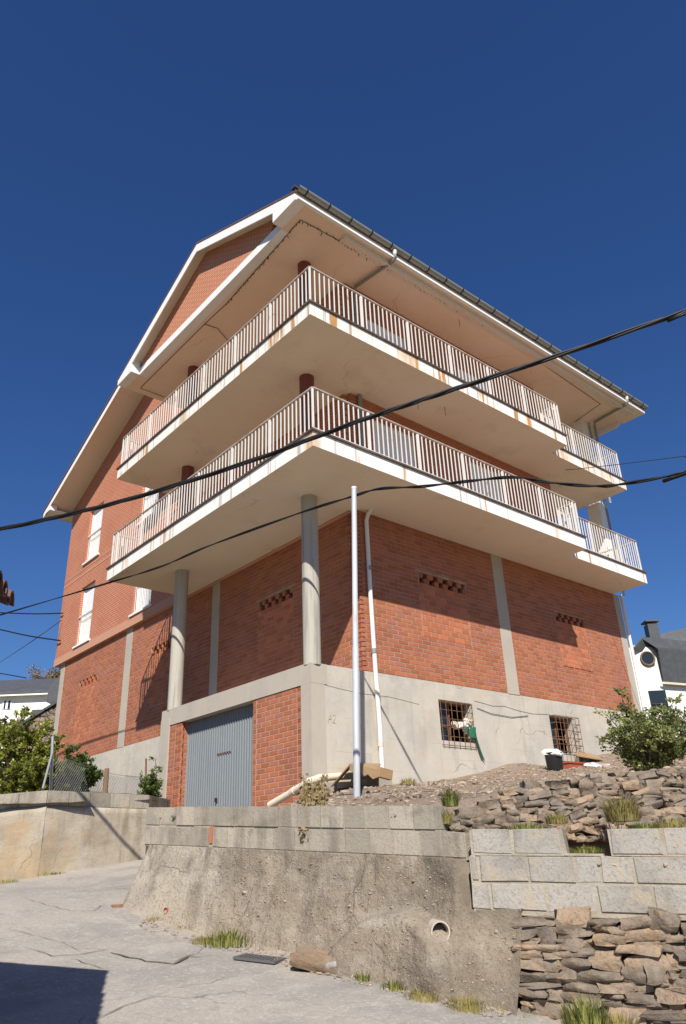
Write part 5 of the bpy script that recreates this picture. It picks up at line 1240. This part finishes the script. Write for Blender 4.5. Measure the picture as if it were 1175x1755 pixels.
for k in range(34):
    e = at(rnd(50, 118), rnd(1143, 1166), 58); m_ = q.lerp(e, .5)+V((0, 0, .1)); st.tube([q-V((0, 0, .6)), m_, e], [.04, .025, .01], 4)
    for n in range(60): leaf(lf, m_.lerp(e, rnd(0, 1.1))+rv()*.35, rnd(.08, .17), rv(), rv(), random.random())
obj('trunk', st, MT['bark'], t); obj('crown', lf, MT['deadleaf'], t)

# ------------------------------------------------------------------ far right: slate roofed house
hd_ = 40; t = root('dormer_house', 'white house with slate roofs, round gable window and chimney behind the bush', 'house', at(1120, 1400, 40))
e_ = (r*.9+f*.43).normalized()                              # the way its ridge runs
gl, gr_, ap = at(1086, 1113, hd_), at(1133, 1128, hd_), at(1098, 1097, hd_)
zb = at(1100, 1330, hd_).z
W0 = at(1084, 1200, hd_); W1 = at(1130, 1200, hd_)
mb = MB(); mb.prism([V((W0.x, W0.y, zb)), V((W1.x, W1.y, zb)), V((W1.x, W1.y, at(1131, 1150, hd_).z)), V((W1.x, W1.y, at(1131, 1113, hd_).z)), V((ap.x, ap.y, ap.z-.1)), V((W0.x, W0.y, gl.z-.05))], e_*6); gwl = obj('gable_wall', mb, MT['housew'], t)
Sx = e_*7-f*.35
def slab(P, th, m, name): mb = MB(); mb.prism(P, th); return obj(name, mb, MT[m], t)
rg = ap-f*.25; lo_r = at(1138, 1168, hd_-.1); md_r = at(1127, 1112, hd_-.25); lo_l = at(1084, 1115, hd_-.3)
slab([rg, rg+e_*9, md_r+e_*9, md_r], V((0, 0, .1)), 'slate', 'roof'); slab([md_r, md_r+e_*9, lo_r+e_*9, lo_r], f*.1, 'slate', 'roof'); slab([rg, rg+e_*9, lo_l+e_*9, lo_l], V((0, 0, .12)), 'slate', 'roof')
slab([lo_r-V((0, 0, .12)), lo_r+e_*9-V((0, 0, .12)), lo_r+e_*9-V((0, 0, .01)), lo_r-V((0, 0, .01))], -r*.2, 'pipec', 'eaves')
m0 = at(1134, 1168, hd_+.6); mb = MB(); mb.prism([V((m0.x, m0.y, zb)), V((m0.x, m0.y, zb))+e_*10, V((m0.x, m0.y, m0.z))+e_*10, m0], f*4); obj('wall', mb, MT['housew'], t)
k0 = at(1100, 1094, hd_+4); k1 = at(1200, 1070, hd_+4); slab([k0, k1, k1+V((0, 0, -4))-f*2.5, k0+V((0, 0, -4))-f*2.5], f*.2, 'slate', 'roof')
oc = at(1109, 1129, hd_-.02); mb = MB(); n = 24; mb.add([oc+(r*math.cos(6.283*i/n)+V((0, 0, 1))*math.sin(6.283*i/n))*.34-f*.06 for i in range(n)], [tuple(range(n))]); rwn = obj('round_window', mb, MT['glass'], t)
mb = MB(); mb.tube([oc+(r*math.cos(6.283*i/n)+V((0, 0, 1))*math.sin(6.283*i/n))*.36-f*.06 for i in range(n+1)], .05, 6, cap=False); obj('frame', mb, MT['wood'], rwn)
wn = hw(1116, 1139, 1183, 1213, hd_-.02, 'glass', 'window', t, .05); hw(1114, 1141, 1213, 1215.5, hd_-.05, 'rust', 'sill', wn, .15); hw(1116, 1139, 1206, 1207.5, hd_-.05, 'rust', 'rail', wn, .1)
cb = at(1122, 1105, hd_+2.5); mb = MB(); s_ = .3; ct = at(1122, 1071, hd_+2.5).z
mb.prism([cb-r*s_-f*s_-V((0, 0, 1)), cb+r*s_-f*s_-V((0, 0, 1)), cb+r*s_+f*s_-V((0, 0, 1)), cb-r*s_+f*s_-V((0, 0, 1))], (0, 0, ct-cb.z+1)); ch = obj('chimney', mb, MT['slate'], t)
mb = MB(); q = V((cb.x, cb.y, ct+.12)); mb.prism([q-r*.4-f*.4, q+r*.4-f*.4, q+r*.4+f*.4, q-r*.4+f*.4], (0, 0, .08)); obj('chimney_cap', mb, MT['iron'], ch)

# ------------------------------------------------------------------ tiled house on the near left, its eave corner just in view
K = V((-6.935, -5.93, -1.77))-R0*.05; ed = V((-.465, -.885, 0)).normalized(); gd = V((-.885, .465, 0)).normalized()
t = root('tiled_house', 'old neighbour house whose tiled eave corner pokes in at the left edge', 'house', V((K.x, K.y, -4.2))+gd*1.5)
EL = 5.2; RW = 3.6; mb = MB(); sl = .4
c = lambda a, b, z=0: K+ed*a+gd*b+V((0, 0, b*sl+z))
mb.prism([c(0.02, .03, -.02), c(EL, .03, -.02), c(EL, RW, -.02), c(.02, RW, -.02)], (0, 0, -.05)); obj('roof_deck', mb, MT['wood'], t)
P = [K+ed*.25+gd*.55, K+ed*EL+gd*.55, K+ed*EL+gd*RW, K+ed*.25+gd*RW]
mb = MB(); zz = [zroad(p.x, p.y)-.4 for p in P]; tz = [K.z+.55*sl-.09]*2+[K.z+RW*sl-.09]*2
vs = [V((p.x, p.y, z)) for p, z in zip(P, zz)]+[V((p.x, p.y, z)) for p, z in zip(P, tz)]
mb.add(vs, [(0,1,5,4),(1,2,6,5),(2,3,7,6),(3,0,4,7),(4,5,6,7)]); obj('wall', mb, MT['stone'], t)
for k in range(int(EL/.17)):                                  # courses of barrel tiles, pan and cover
    for kind in (0, 1):
        mb = MB(); a0 = k*.17+.05+(0.085 if kind else 0); n = 6; ro = .075 if kind == 0 else .07
        for (b_, rr) in ((-.05+rnd(-.015, .015), ro), (RW, ro*.9)):
            for th in (0, .014):
                for i in range(n+1):
                    an = math.pi*i/n; h = math.sin(an)*(rr-th); x = math.cos(an)*(rr-th)
                    mb.v.append(tuple(c(a0+x, b_, (h+.03) if kind == 0 else (.055-h+th*0))))
        m_ = n+1
        for i in range(n): 
            for q in ((i, i+1, 2*m_+i+1, 2*m_+i), (m_+i+1, m_+i, 3*m_+i, 3*m_+i+1), (i+1, i, m_+i, m_+i+1)): mb.f.append(q); mb.t.append(.5)
        obj('roof_tile', mb, MT['roofred'], t, smooth=40)
